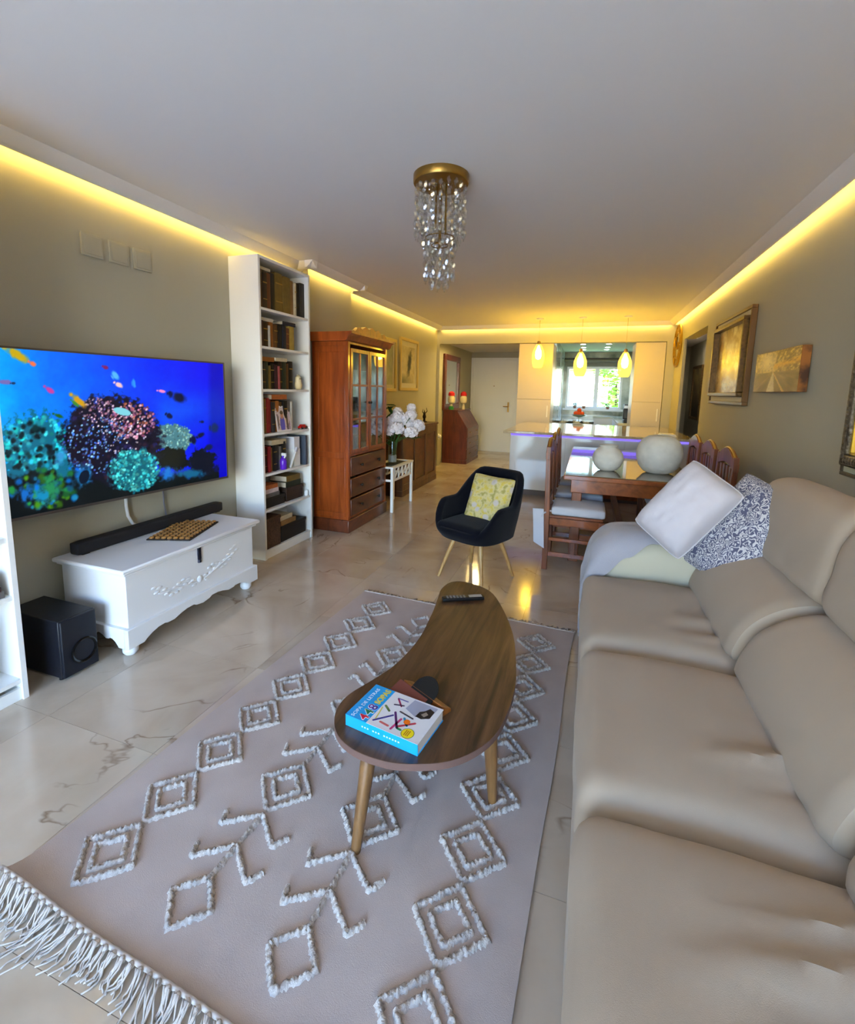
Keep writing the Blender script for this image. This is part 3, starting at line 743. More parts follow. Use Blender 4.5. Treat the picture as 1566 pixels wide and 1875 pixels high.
for k, (c, lb) in enumerate((('grey', 'grey magazine at the bottom of the sixth-shelf pile'), ('pink white', 'pink and white magazine in the middle of the sixth-shelf pile'), ('orange', 'orange magazine on top of the sixth-shelf pile'))):
    flat(-2.65, -2.475, 3.08+.01*k, 3.30-.012*k, .501+.0355*k, .035, c, lb, cat='magazine', name='magazine')
flat(-2.66, -2.48, 3.40, 3.62, .536, .05, 'dark green', 'lower dark green binder on the brown sixth-shelf box', cat='binder', name='binder')
flat(-2.66, -2.48, 3.41, 3.61, .587, .05, 'olive', 'upper olive binder on the brown sixth-shelf box', cat='binder', name='binder')
flat(-2.65, -2.47, 3.30, 3.52, .216, .04, 'tan', 'tan book lying on the long black bottom-shelf box')
flat(-2.65, -2.48, 3.30, 3.48, .257, .04, 'cream', 'cream book on top of the tan book on the bottom shelf')
jar = thing('glass_jar', 'small white jar at the right end of the sixth shelf', 'jar', (-2.46, 3.68, .4155))
G().lathe([(.018, 0), (.02, .004), (.02, .035), (.015, .042)], 16).build('body', M_white, jar)
G().lathe([(.017, .042), (.017, .052), (.001, .054)], 16).build('lid', M_white, jar)
# contents of the left bookcase that stay in view
for k, (c, w, lb) in enumerate((('grey', .03, 'grey magazine at the bottom of the pile in the left bookcase'), ('maroon', .022, 'dark red magazine low in the pile in the left bookcase'), ('navy', .028, 'navy magazine in the pile in the left bookcase'), ('pink white', .03, 'white magazine on top of the pile in the left bookcase'))):
    o = flat(-2.62, -2.335, .90, 1.21-.01*k, .4905+[0, .0305, .053, .0815][k], w, c, lb, cat='magazine', name='magazine', group='reading matter in the left bookcase')
upright(.98, .1005, .05, .30, .24, 'maroon', 'dark red binder standing in the bottom of the left bookcase', front=-2.36, group='reading matter in the left bookcase')
upright(1.035, .1005, .04, .30, .24, 'black', 'black binder standing in the bottom of the left bookcase', front=-2.36, group='reading matter in the left bookcase')

# ------------------------------------------------------------------ rug
RO = Vector((-1.407, 2.80, 0)); RA = math.atan2(-.042, .999)     # far left corner, turned slightly
rug = thing('rug', 'cream woven rug with raised tufted diamonds and fringed ends', 'rug', tuple(RO), RA)
# local: x across (0..1.41), y towards the window is negative (0..-2.10)
RW, RL = 1.412, 2.10
M_rug = mat('flat woven cotton', rgb(194, 179, 171), 0.95, spec=.1, vary=(7, rgb(182, 167, 159), .3), bump=(420, .0012))
def curl(x, y):
    """near left corner rises in a soft roll, small waves elsewhere"""
    e = max(0, -y-RL+.10)/.10
    z = .028*e*e*max(0, 1-x/.95)*(0.6+.4*math.sin(x*9+1))
    return z+.003*(1+nz(x*3, y*3, 1))+.004*max(0, nz(x*1.6+4, y*1.6, 5))
G().sheet(60, 90, lambda u, v: (RW*u+.012*nz(0, v*3, 2)*(u > .5), -RL*v, .010+curl(RW*u, -RL*v)), -.008).build('woven_field', M_rug, rug)
M_tuft = mat('cream wool tuft', rgb(212, 202, 193), 0.95, spec=.1, vary=(90, rgb(170, 157, 147), .25), bump=(260, .004))
def tuft_line(g, pts, w=.0145, closed=False, step=.0042, hgt=.014):
    P = [Vector((p[0], -p[1], 0)) for p in pts]
    if closed: P.append(P[0].copy())
    path = []
    for a, b in zip(P[:-1], P[1:]):
        n = max(2, int((b-a).length/step))
        path += [a.lerp(b, i/n) for i in range(n)]
    path.append(P[-1])
    rows = []
    for i, p in enumerate(path):
        a = path[max(0, i-1)]; b = path[min(len(path)-1, i+1)]
        t = (b-a).normalized(); nn = Vector((-t.y, t.x, 0))
        k = 1+.55*random.uniform(-1, 1); z0 = .008+curl(p.x, p.y)
        rows.append([p-nn*w*.62*k+Vector((0, 0, z0)), p-nn*w*.42+Vector((0, 0, z0+hgt*.75*k)), p+nn*random.uniform(-.003, .003)+Vector((0, 0, z0+hgt*(1+.45*random.uniform(-1, 1)))), p+nn*w*.42+Vector((0, 0, z0+hgt*.75*random.uniform(.7, 1.3))), p+nn*w*.62*(1+.55*random.uniform(-1, 1))+Vector((0, 0, z0))])
    vs = [q for r in rows for q in r]; fs = []
    for i in range(len(rows)-1):
        for k in range(4): fs.append((i*5+k, i*5+k+1, (i+1)*5+k+1, (i+1)*5+k))
    fs += [(0, 1, 2, 3, 4), tuple((len(rows)-1)*5+k for k in (4, 3, 2, 1, 0))]
    g.add(vs, fs)
def diamond(u, v, r, inner=None):
    g = G()
    tuft_line(g, [(u-r, v), (u, v-r), (u+r, v), (u, v+r)], closed=True)
    if inner: tuft_line(g, [(u-inner, v), (u, v-inner), (u+inner, v), (u, v+inner)], closed=True)
    g.build('tufted_diamond', M_tuft, rug, ang=180)
def branch(u, v, sgn):
    """two hooked arms and their stalk; sgn +1 opens towards the near end"""
    g = G()
    tuft_line(g, [(u-.118, v+sgn*.036), (u-.103, v+sgn*.076), (u, v), (u+.103, v+sgn*.076), (u+.130, v+sgn*.034)])
    tuft_line(g, [(u, v+sgn*.005), (u, v+sgn*.112)])
    g.build('tufted_branch', M_tuft, rug, ang=180)
for u in (.207, 1.220):
    for k in range(9): diamond(u, .215+.2155*k, .102, .058)
for u in (.543, .880):
    for v, s in ((1.945, 0), (.25, 0)): diamond(u, v, .072)
    for v in (1.54, .655): diamond(u, v, .102, .056)
    diamond(u, 1.0975, .095, .052)
    for v in (1.774, 1.659, 1.345, 1.24): branch(u, v, 1); branch(u, 2.195-v, -1)
# fringes: twisted cotton tassels, too many to count
M_fringe = mat('cotton fringe', rgb(190, 179, 170), 0.95, spec=.1)
g = G()
for i in range(46):
    x = RW*(i+.5)/46
    Lb = .060+.045*abs(nz(x*7, 1.7))+(.06 if i in (8, 9, 19, 20, 29) else 0); lean = 1.3*nz(x*5.5, 3.1)
    z = .016+curl(x, -RL)
    g.ball((x, -RL-.010, z+.002), .0085, 7, 5)
    for q in range(5):
        L = Lb*random.uniform(.75, 1.15); a = lean+random.uniform(-.35, .35); ph = random.random()*6; pts = []
        for k in range(7):
            t = k/6
            pts.append((x+.004*(q-2.5)*(1-t)+a*L*t+.010*math.sin(t*7+ph)*t, -RL-.012-L*t*(1-.2*min(1, abs(a)))+.006*math.cos(t*6+ph)*t, max(.004, z*(1-t*1.8)+.010*abs(math.sin(t*5+ph))*(1-t*.5))))
        g.tube(pts, .0030, 5, .0020)
for i in range(100):
    x = RW*(i+.5)/100
    L = .035+.02*random.random(); a = random.uniform(-.7, .7)
    g.tube([(x, 0, .010), (x+a*L*.5, L*.5, .012), (x+a*L, L, .004)], .0045, 5, .003)
# knotted edge cord
g.tube([(RW*i/80, -RL-.002, .016+curl(RW*i/80, -RL)+.002*(i % 2)) for i in range(81)], .0065, 6)
g.tube([(RW*i/80, .002, .012+.002*(i % 2)) for i in range(81)], .005, 6)
o = g.build('fringe', M_fringe, rug, ang=180); o['kind'] = 'stuff'

# ------------------------------------------------------------------ coffee table
M_walnut = wood('walnut veneer', rgb(44, 31, 22), rgb(106, 77, 52), (14, 1.1, 14), .38, .2, 1.6, rgb(84, 58, 38))
M_walnut_leg = wood('walnut leg', rgb(96, 66, 38), rgb(140, 100, 58), (30, 30, 2.5), .4, .15)
ct = thing('coffee_table', 'kidney-shaped walnut coffee table on tapered legs standing on the rug', 'table', (-.50, 1.72, 0))
out = [(-.62, 2.51), (-.52, 2.485), (-.43, 2.41), (-.335, 2.22), (-.262, 2.02), (-.225, 1.85), (-.195, 1.64), (-.205, 1.43), (-.245, 1.31), (-.325, 1.215), (-.44, 1.16), (-.53, 1.145), (-.62, 1.155), (-.69, 1.19), (-.735, 1.245), (-.757, 1.31), (-.752, 1.385), (-.71, 1.49), (-.672, 1.60), (-.652, 1.74), (-.650, 1.88), (-.662, 2.0), (-.672, 2.10), (-.695, 2.25), (-.712, 2.36), (-.70, 2.45), (-.67, 2.495)]
def smooth_closed(p, n=4):
    r = []; N = len(p)
    for i in range(N):
        a, b, c, d = (Vector(p[(i+k-1) % N]) for k in range(4))
        for q in range(n):
            t = q/n; r.append(tuple(.5*((2*b)+(-a+c)*t+(2*a-5*b+4*c-d)*t*t+(-a+3*b-3*c+d)*t**3)))
    return r
po = [(x+.50, y-1.72) for x, y in smooth_closed(out)][::-1]
TT = .322
G().prism(po, TT-.024, TT).build('table_top', M_walnut, ct, ang=50)
band = []
for i in range(len(po)):
    a, b = Vector(po[i-1]), Vector(po[(i+1) % len(po)]); t_ = (b-a).normalized(); band.append((po[i][0]+t_.y*.0012, po[i][1]-t_.x*.0012))
G().prism(band, TT-.0235, TT-.0008).build('edge_band', mat('brown edge band', rgb(112, 86, 78), .45), ct, ang=50)
for bx, by, tx, ty in ((-.589, 1.117, -.583, 1.20), (-.226, 1.431, -.247, 1.432), (-.60, 2.46, -.575, 2.34)):
    a = Vector((bx+.50, by-1.72, .012)); b = Vector((tx+.50, ty-1.72, TT-.024))
    G().tube([a, a.lerp(b, .5), b], .0155, 18, .026).build('leg', M_walnut_leg, ct)
    G().lathe([(.028, 0), (.028, .006)], 18, (b.x, b.y, TT-.030)).build('leg_plate', M_black, ct)

# puzzle book on the table; local x = along the spine, y = reading direction
def bk(): pass
bo = thing('puzzle_book', 'thick blue word-search paperback lying on the coffee table', 'book', (-.690, 1.238, TT), math.radians(-9))
# title end at x=0, spine along y=0
BL, BWd, BH = .272, .178, .040
M_cover = mat('glossy blue cover', rgb(30, 160, 232), .25, coat=.3)
M_cwhite = mat('glossy white cover', rgb(226, 226, 230), .25, coat=.3)
G().box(0, BL, 0, .003, 0, BH).box(0, BL, 0, BWd, 0, .002).build('spine', M_cover, bo, .001)
G().box(.003, BL-.003, .003, BWd-.002, .002, BH-.002).build('pages', mat('newsprint pages', rgb(214, 208, 202), .85, bump=(300, .0008)), bo)
G().box(0, .082, 0, BWd, BH-.002, BH).build('title_band', M_cover, bo)
G().box(.082, BL, 0, BWd, BH-.002, BH).build('cover', M_cwhite, bo)
def text(body, size, x, y, z, rz, m, name, parent, off=0.0, ext=.0003, sx=1.0):
    c = bpy.data.curves.new(name, 'FONT'); c.body = body; c.size = size; c.extrude = ext; c.offset = off; c.align_x = 'LEFT'
    o = bpy.data.objects.new(name, c); COL.objects.link(o)
    bpy.context.view_layer.update()
    me = bpy.data.meshes.new_from_object(o.evaluated_get(bpy.context.evaluated_depsgraph_get()))
    bpy.data.objects.remove(o)
    me.materials.clear(); me.materials.append(m)
    q = bpy.data.objects.new(name, me); COL.objects.link(q); q.parent = parent; q.location = (x, y, z); q.rotation_euler = (0, 0, rz); q.scale = (sx, 1, 1)
    return q
def ink(c, n): return mat('ink '+n, c, .35)
I_w = ink(rgb(205, 232, 245), 'pale'); I_white = ink(rgb(240, 240, 240), 'white')
R90 = math.pi/2
text('SOPA DE LETRAS', .0185, .030, .004, BH+.0002, R90, I_w, 'lettering', bo, sx=1.12)
for ch_, y, c in (('4', .006, rgb(216, 36, 66)), ('4', .033, rgb(20, 130, 84)), ('8', .060, rgb(70, 44, 150))):
    text(ch_, .046, .076, y, BH+.0002, R90, I_white, 'lettering', bo, off=.0022)
    text(ch_, .046, .076, y, BH+.0009, R90, ink(c, 'digit'), 'lettering', bo, off=.0004)
text('SOPAS', .030, .070, .092, BH+.0002, R90, ink(rgb(206, 196, 70), 'yellow'), 'lettering', bo, off=.0012, sx=.92)
# coloured strokes of the word search
def stroke(x0, y0, x1, y1, w, c, n):
    d = Vector((x1-x0, y1-y0)); L = d.length; a = math.atan2(d.y, d.x)
    g = G().at(Matrix.Translation((x0, y0, BH)) @ Matrix.Rotation(a, 4, 'Z'))
    pts = [(0, -w/2), (L, -w/2), (L+w*.4, 0), (L, w/2), (0, w/2), (-w*.4, 0)]
    g.prism(pts, .0001, .0006).build('printed_stroke', ink(c, n), bo)
for a in ((.112, .150, .142, .120, .006, rgb(150, 30, 90), 'plum'), (.115, .118, .148, .128, .006, rgb(80, 70, 90), 'slate'), (.110, .152, .150, .152, .005, rgb(110, 110, 170), 'lilac'), (.092, .100, .118, .082, .008, rgb(96, 120, 70), 'moss'),
          (.098, .030, .088, .088, .004, rgb(200, 190, 90), 'straw'), (.095, .020, .140, .072, .007, rgb(58, 54, 130), 'indigo'), (.118, .026, .152, .022, .008, rgb(206, 104, 104), 'coral'), (.138, .088, .180, .028, .008, rgb(90, 40, 110), 'violet'),
          (.165, .014, .172, .070, .008, rgb(196, 60, 120), 'pink'), (.178, .034, .222, .074, .008, rgb(186, 60, 80), 'red'), (.178, .078, .204, .050, .008, rgb(40, 140, 180), 'teal'), (.150, .098, .205, .088, .006, rgb(80, 70, 78), 'grey'), (.180, .028, .196, .026, .008, rgb(50, 150, 100), 'green')):
    stroke(*a)
G().lathe([(.011, 0), (.011, .0004)], 20, (.195, .066, BH+.0004)).build('orange_dot', ink(rgb(246, 120, 20), 'orange'), bo)
G().lathe([(.0215, 0), (.0215, .0004)], 28, (.222, .024, BH+.0001)).build('badge_rim', ink(rgb(90, 120, 30), 'rim'), bo)
G().lathe([(.0195, 0), (.0195, .0006)], 28, (.222, .024, BH+.0003)).build('badge', ink(rgb(246, 220, 30), 'badge'), bo)
g = G()
for k in range(3): g.box(.213+.006*k, .216+.006*k, .012, .036, BH+.0009, BH+.0012)
g.build('badge_print', ink(rgb(180, 110, 20), 'badge print'), bo)
G().prism([(.158, .120), (.205, .100), (.250, .112), (.255, .170), (.165, .172)], BH+.0001, BH+.0004).build('photo_panel', ink(rgb(160, 164, 186), 'photo'), bo)
g = G().prism([(.205, .102), (.228, .100), (.252, .116), (.252, .150), (.232, .158), (.222, .140), (.208, .128)], BH+.0005, BH+.0008)
g.build('photo_dark', ink(rgb(44, 36, 34), 'dark photo'), bo)
G().prism([(.218, .118), (.232, .112), (.240, .128), (.228, .136)], BH+.0009, BH+.0012).build('photo_light', ink(rgb(150, 136, 122), 'light photo'), bo)
g = G()
for k in range(14):
    if k not in (3, 7): g.box(.065+.0105*k, .0705+.0105*k, -.0004, .0, .018, .0225)
g.build('spine_lettering', I_w, bo)

# wooden coaster holder with black discs behind the book
co = thing('coaster_holder', 'small wooden holder with black round coasters behind the paperback', 'coasters', (-.470, 1.470, TT), math.radians(-28))
M_oak = wood('orange wood', rgb(112, 62, 24), rgb(160, 94, 40), (6, 30, 30), .35, .2)
G().prism([(-.045, 0), (.0, 0), (.0, .012), (-.045, .040)], -.10, .10, 'x').build('back_block', M_oak, co, .002)
G().box(-.10, .10, -.075, -.045, 0, .008).build('tray', M_oak, co, .002)
G().at(Matrix.Translation((-.04, -.085, .018)) @ Matrix.Rotation(.35, 4, 'X')).box(-.075, .075, -.02, .04, 0, .004).build('red_card', mat('brick red board', rgb(120, 62, 50), .5), co)
M_disc = mat('black felt disc', rgb(6, 6, 7), .6)
for k in range(4):
    G().at(Matrix.Translation((0, -.050+.0055*k, .030+.003*k)) @ Matrix.Rotation(.55, 4, 'X')).lathe([(.054, 0), (.055, .001), (.055, .0035), (.054, .0045)], 32).build('coaster', M_disc, co)

re = thing('remote_control', 'slim black remote control at the far end of the coffee table', 'remote', (-.565, 2.28, TT), math.radians(28))
G().soft((0, 0, .010), (.112, .021, .0095), .006, (16, 6, 4)).build('body', M_black, re)
M_btn = mat('grey button', rgb(120, 122, 126), .4)
for i in range(6):
    for j in range(3): G().soft((-.085+.018*i, -.011+.011*j, .0195), (.005, .0035, .0015), .001, (2, 2, 2)).build('button', M_btn, re)
G().box(.03, .10, -.014, .014, .0190, .0202).build('label_plate', mat('silver plate', rgb(170, 176, 186), .3, metal=.4), re)

# ------------------------------------------------------------------ sofa
M_sofa = mat('beige stretch cover', rgb(172, 155, 137), 0.9, spec=.15, sheen=.1, bump=(700, .0006), vary=(3, rgb(166, 149, 131), .3))
M_arm = mat('pale sage cover', rgb(186, 179, 158), 0.9, spec=.15, sheen=.15, bump=(700, .0006))
so = thing('sofa', 'long beige three-seat sofa along the right wall', 'sofa', (.60, 1.40, 0))
OX, OY = .60, 1.40
def wr(x, y, a, sx, sy, seed): return a*nz(x*sx, y*sy, seed)
def seat(y0, y1, seed, back=.66, folds=()):
    cx, cy, hx, hy = (.035+back)/2-OX, (y0+y1)/2-OY, (back-.035)/2, (y1-y0)/2
    def f(a, b, c, p):
        x, y, z = p
        if c > 0:
            z += .028*(1-a*a)*(1-b**4)*c-.012*max(0, abs(b)-.8)/.2
            # pulled folds running towards the back
            for fb, wd, dp, a0 in folds:
                q = (b-fb-.22*(a-.3))/wd
                z += 2.4*dp*math.exp(-q*q)*max(0, min(1, (a-a0)*1.6))
            z += .006*nz(x*7, y*5, seed)
        if a < -.7: x -= .012*(1-b*b)*(1 if c < .6 else .3)+.006*nz(y*6, z*6, seed)
        return (x, y, z)
    G().soft((cx, cy, .36), (hx, hy, .10), .055, (34, 34, 10), f).build('seat_cushion', M_sofa, so)
seat(1.815, 2.585, 3, folds=((-.25, .07, .007, .0), (-.45, .05, -.006, .0), (-.62, .06, .006, .1), (.5, .3, .004, -.6)))
seat(1.075, 1.810, 5, folds=((-.35, .06, .008, -.1), (-.15, .06, -.006, .0), (-.6, .05, -.005, .1)))
seat(.325, 1.070, 9, folds=((.35, .06, .007, -.6), (.15, .05, -.006, -.5), (.55, .05, .006, -.3), (-.1, .07, .006, -.2)))
seat(-.42, .320, 12)
# skirted base with a soft lower bulge
def fb(a, b, c, p):
    x, y, z = p
    if a < -.5: x -= .010*math.sin((z+.2)*9)+.006*nz(y*4, z*4, 2)
    return (x, y, z)
G().soft((.575-OX, (2.60-.44)/2-OY, .16), (.535, (2.60+.44)/2, .145), .035, (12, 60, 8), fb).build('base', M_sofa, so)
def prof_cushion(g, pts, y0, y1, r, ny=22, crown=.02, seed=1):
    """closed outline in x,z swept along y with rounded ends"""
    n = len(pts); cx = sum(p[0] for p in pts)/n; cz = sum(p[1] for p in pts)/n
    vs = []; fs = []
    for j in range(ny+1):
        t = j/ny; y = y0+(y1-y0)*t; e = min(y-y0, y1-y)
        k = 1.0
        if e < r: k = math.sqrt(max(0, 1-((r-e)/r)**2))
        sc = 1-(1-k)*.38+crown*math.sin(math.pi*t)
        for i, (x, z) in enumerate(pts):
            ww = .006*nz(x*5+seed, y*6, z*5)
            vs.append((cx+(x-cx)*sc+ww-OX, y-OY, cz+(z-cz)*sc+ww))
    for j in range(ny):
        for i in range(n):
            q = (i+1) % n; fs.append((j*n+i, j*n+q, (j+1)*n+q, (j+1)*n+i))
    fs.append(tuple(range(n-1, -1, -1))); fs.append(tuple(ny*n+i for i in range(n)))
    g.add(vs, fs)
low = smooth_closed([(.545, .46), (.555, .54), (.60, .62), (.69, .69), (.80, .725), (.92, .70), (.97, .56), (.95, .46), (.80, .43), (.64, .43)], 4)
upp = smooth_closed([(.775, .73), (.785, .84), (.800, .94), (.845, 1.025), (.93, 1.05), (1.03, 1.02), (1.09, .92), (1.10, .78), (1.04, .68), (.90, .67)], 4)
for y0, y1, s in ((1.845, 2.63, 1), (1.085, 1.84, 2), (.325, 1.08, 3), (-.42, .32, 4)):
    g = G(); prof_cushion(g, low, y0, y1, .07, 26, .03, s); g.build('back_cushion', M_sofa, so)
    g = G(); prof_cushion(g, upp, y0-.01, y1+.03, .09, 26, .03, s+7); g.build('headrest', M_sofa, so)
G().box(.93-OX, 1.14-OX, -.46-OY, 2.90-OY, .04, .80).build('back_frame', M_sofa, so, .03)
def fa(a, b, c, p):
    x, y, z = p
    if c > .2: z += .02*(1-a*a)
    return (x, y, z+.003*nz(x*6, y*6, 4))
G().soft((.60-OX, 2.755-OY, .345), (.50, .175, .300), .10, (26, 16, 16), fa).build('armrest', M_arm, so)
G().soft((.60-OX, -.61-OY, .345), (.50, .175, .300), .10, (12, 10, 8), fa).build('armrest', M_arm, so)
for x in (.12, 1.05):
    for y in (-.6, 2.75): G().lathe([(.02, 0), (.025, .05)], 14, (x-OX, y-OY, 0)).build('foot', M_black, so)

# throw draped over the far arm
M_throw = mat('grey lilac throw', rgb(164, 160, 166), 0.95, spec=.1, sheen=.3, bump=(350, .0012), vary=(5, rgb(150, 147, 155), .3))
tb = thing('throw_blanket', 'pale grey throw with fringe draped over the far sofa arm', 'blanket', (.30, 2.80, 0))
def drape(u, v):
    """a flat cloth folded over the rounded arm: u runs to the front and down, v from the seat side to the outside"""
    X = .60-.95*u
    ks = [(-.36, 2.58), (-.05, 2.52), (.06, 2.43), (.14, 2.42), (.24, 2.50), (.36, 2.58), (.61, 2.60)]
    for (xa, ya), (xb, yb) in zip(ks[:-1], ks[1:]):
        if xa <= X <= xb: t = (X-xa)/(xb-xa); t = t*t*(3-2*t); y0 = ya+(yb-ya)*t
    Y = y0+(3.04-y0)*v
    def fold(d, r):
        if d <= 0: return 0.0, 0.0
        if d < r*1.5708: return r*math.sin(d/r)-d, r*(1-math.cos(d/r))
        return r-d, r+(d-r*1.5708)
    ox, zx = fold(.22-X, .135); oi, zi = fold(2.685-Y, .118); oo, zo = fold(Y-2.825, .118)
    top = .664+.022*(1-((min(max(X, .1), 1.1)-.60)/.5)**2)+.010
    low = min(1, zx*4)
    w = .010*nz(u*7, v*6, 3)+.012*math.sin(v*17+1.5*math.sin(u*4))*low
    return (X-ox-.30-w-.050*low, Y-oi+oo-2.80-(.004 if zi > .02 else 0), top-zx-zi-zo+(.006*nz(u*9, v*7, 8) if low < .3 else 0)+.004)
G().sheet(60, 40, drape, .005).build('cloth', M_throw, tb)
g = G()
for i in range(34):
    p = Vector(drape(1.0, i/33)); a = random.uniform(-.2, .2)
    L = .07+.03*random.random()
    g.tube([p, p+Vector((.004*random.uniform(-1, 1), a*.03, -L*.5)), p+Vector((.008*random.uniform(-1, 1), a*.05, -L))], .0042, 5, .003)
g.build('fringe', M_throw, tb)['kind'] = 'stuff'

# pillows
def pillow(name, label, w, h, th, m, loc, rot, puff=.9, pinch=.0, n=28, cat='pillow'):
    t = thing(name, label, cat, loc); t.rotation_euler = rot
    def prof(a, b): return (max(0, 1-abs(a)**3.2)*max(0, 1-abs(b)**3.2))**.5
    def f(sgn):
        def fn(u, v):
            a, b = 2*u-1, 2*v-1; p = prof(a, b)
            sx = 1-.10*(1-abs(b)**2)*abs(a)**3*0-pinch*(1-b*b)*abs(a)**4; sy = 1-pinch*(1-a*a)*abs(b)**4
            wv = .012*nz(a*2.3+7*len(name), b*2.3, sgn*2)+.006*nz(a*6, b*6, sgn)
            cr = 1-.05*(abs(a)*abs(b))**5
            return (a*w/2*sx*cr, b*h/2*sy*cr, sgn*(th/2*p+.003)+wv*p)
        return fn
    G().sheet(n, n, f(1)).sheet(n, n, f(-1), flip=True).build('cushion_body', m, t, ang=75)
    # seam piping around the edge
    e = []
    for k in range(4):
        for i in range(20):
            a = -1+2*i/20
            q = [(a, -1), (1, a), (-a, 1), (-1, -a)][k]
            sx = 1-pinch*(1-q[1]**2)*abs(q[0])**4; sy = 1-pinch*(1-q[0]**2)*abs(q[1])**4
            cr = 1-.05*(abs(q[0])*abs(q[1]))**5
            e.append((q[0]*w/2*sx*cr, q[1]*h/2*sy*cr, 0))
    e.append(e[0]); G().tube(e, .0045, 6).build('seam', m, t)
    return t
M_pil = mat('white cotton', rgb(194, 188, 194), .9, spec=.1, sheen=.2, bump=(9, .006))
def orient(xd, nd):
    """euler for a pillow whose local x is xd and whose face normal is nd"""
    n = Vector(nd).normalized(); x = Vector(xd); x = (x-n*x.dot(n)).normalized(); y = n.cross(x)
    return Matrix(((x.x, y.x, n.x), (x.y, y.y, n.y), (x.z, y.z, n.z))).to_euler()
def damask():
    m = bpy.data.materials.new('blue grey damask'); m.use_nodes = True
    n = m.node_tree.nodes; l = m.node_tree.links; b = n['Principled BSDF']
    tc = n.new('ShaderNodeTexCoord')
    v = n.new('ShaderNodeTexVoronoi'); v.feature = 'F1'; v.inputs['Scale'].default_value = 30
    nn = n.new('ShaderNodeTexNoise'); nn.inputs['Scale'].default_value = 14; nn.inputs['Detail'].default_value = 0
    ad = n.new('ShaderNodeMixRGB'); ad.inputs[0].default_value = .055; l.new(tc.outputs['Object'], ad.inputs[1]); l.new(nn.outputs['Color'], ad.inputs[2])
    l.new(ad.outputs[0], v.inputs['Vector'])
    w = n.new('ShaderNodeMath'); w.operation = 'SINE'; mu = n.new('ShaderNodeMath'); mu.operation = 'MULTIPLY'; mu.inputs[1].default_value = 22
    l.new(v.outputs['Distance'], mu.inputs[0]); l.new(mu.outputs[0], w.inputs[0])
    r = n.new('ShaderNodeValToRGB'); r.color_ramp.elements[0].position = .05; r.color_ramp.elements[1].position = .25
    r.color_ramp.elements[0].color = rgb(84, 86, 110); r.color_ramp.elements[1].color = rgb(196, 193, 196)
    l.new(w.outputs[0], r.inputs[0]); l.new(r.outputs[0], b.inputs['Base Color']); b.inputs['Roughness'].default_value = .85
    return m
pillow('throw_pillow', 'plump white pillow leaning on the far sofa arm', .43, .29, .25, M_pil, (.490, 2.555, .862), orient((.50, .05, .64), (-.42, -.86, .34)), pinch=.015)
pillow('throw_pillow', 'blue grey patterned cushion behind the white pillow', .54, .36, .12, damask(), (.715, 2.50, .785), orient((.47, .10, .70), (-.66, -.52, .46)), pinch=.06, cat='cushion')

# ------------------------------------------------------------------ tub chair
M_navy = mat('dark navy felt', rgb(12, 13, 22), .95, spec=.12, sheen=.08, bump=(500, .0008))
M_beech = wood('pale beech', rgb(176, 132, 76), rgb(206, 164, 104), (30, 30, 3), .4, .15)
tc_ = thing('tub_chair', 'dark navy tub chair on pale wooden legs beside the coffee table', 'chair', (-.745, 3.385, 0), math.atan2(-.92, -.40)+math.pi/2)
# local: -y is the front
def ring(th, r, sq=.30):
    """rounded-square plan, th=0 is the front"""
    c, s = math.cos(th), math.sin(th); k = (abs(c)**3.2+abs(s)**3.2)**(-1/3.2)
    return (s*k*r, -c*k*r)
def sst(a, b, x): t = max(0, min(1, (x-a)/(b-a))); return t*t*(3-2*t)
def rim(th):
    a = abs(((th+math.pi) % (2*math.pi))-math.pi)           # 0 front .. pi back
    return .405+.175*sst(.55, 1.25, a)+.215*sst(1.75, 2.55, a)
def shell(u, v):
    th = u*2*math.pi
    top = rim(th)
    # v 0..1: from under the seat, up the outside, over the rim, down the inside
    if v < .55:
        t = v/.55
        if t < .35:
            q = t/.35; r = .13+.115*math.sin(q*math.pi/2); z = .315+.025*(1-math.cos(q*math.pi/2))
        else:
            q = (t-.35)/.65; r = .245+.040*math.sin(q*math.pi/2); z = .34+(top-.34)*q
    elif v < .68:
        q = (v-.55)/.13; a = q*math.pi; r = .285-.0225*(1-math.cos(a)); z = top+.018*math.sin(a)
    else:
        q = (v-.68)/.32; r = .240-.055*q*q; z = top+(.385-top)*q
    x, y = ring(th, r)
    a = abs(((th+math.pi) % (2*math.pi))-math.pi)
    y += .05*sst(1.6, 2.8, a)*max(0, (z-.42))/.38          # the back leans out
    return (x, y, z)
g = G(); NU, NV = 64, 40
vs = [shell(i/NU, j/NV) for i in range(NU) for j in range(NV+1)]
fs = [(i*(NV+1)+j, ((i+1) % NU)*(NV+1)+j, ((i+1) % NU)*(NV+1)+j+1, i*(NV+1)+j+1) for i in range(NU) for j in range(NV)]
fs.append(tuple(i*(NV+1) for i in range(NU-1, -1, -1)))
g.add(vs, fs).build('shell', M_navy, tc_, ang=80)
def fseat(a, b, c, p):
    x, y, z = p; return (x, y, z+.018*(1-a*a)*(1-b*b)*(c > 0))
G().soft((0, -.035, .415), (.205, .225, .040), .038, (18, 18, 6), fseat).build('seat_pad', M_navy, tc_)
for sx, sy in ((-1, -1), (1, -1), (-1, 1), (1, 1)):
    G().tube([(sx*.205, sy*.205, 0), (sx*.155, sy*.155, .19), (sx*.105, sy*.105, .36)], .0115, 12, .019).build('leg', M_beech, tc_)
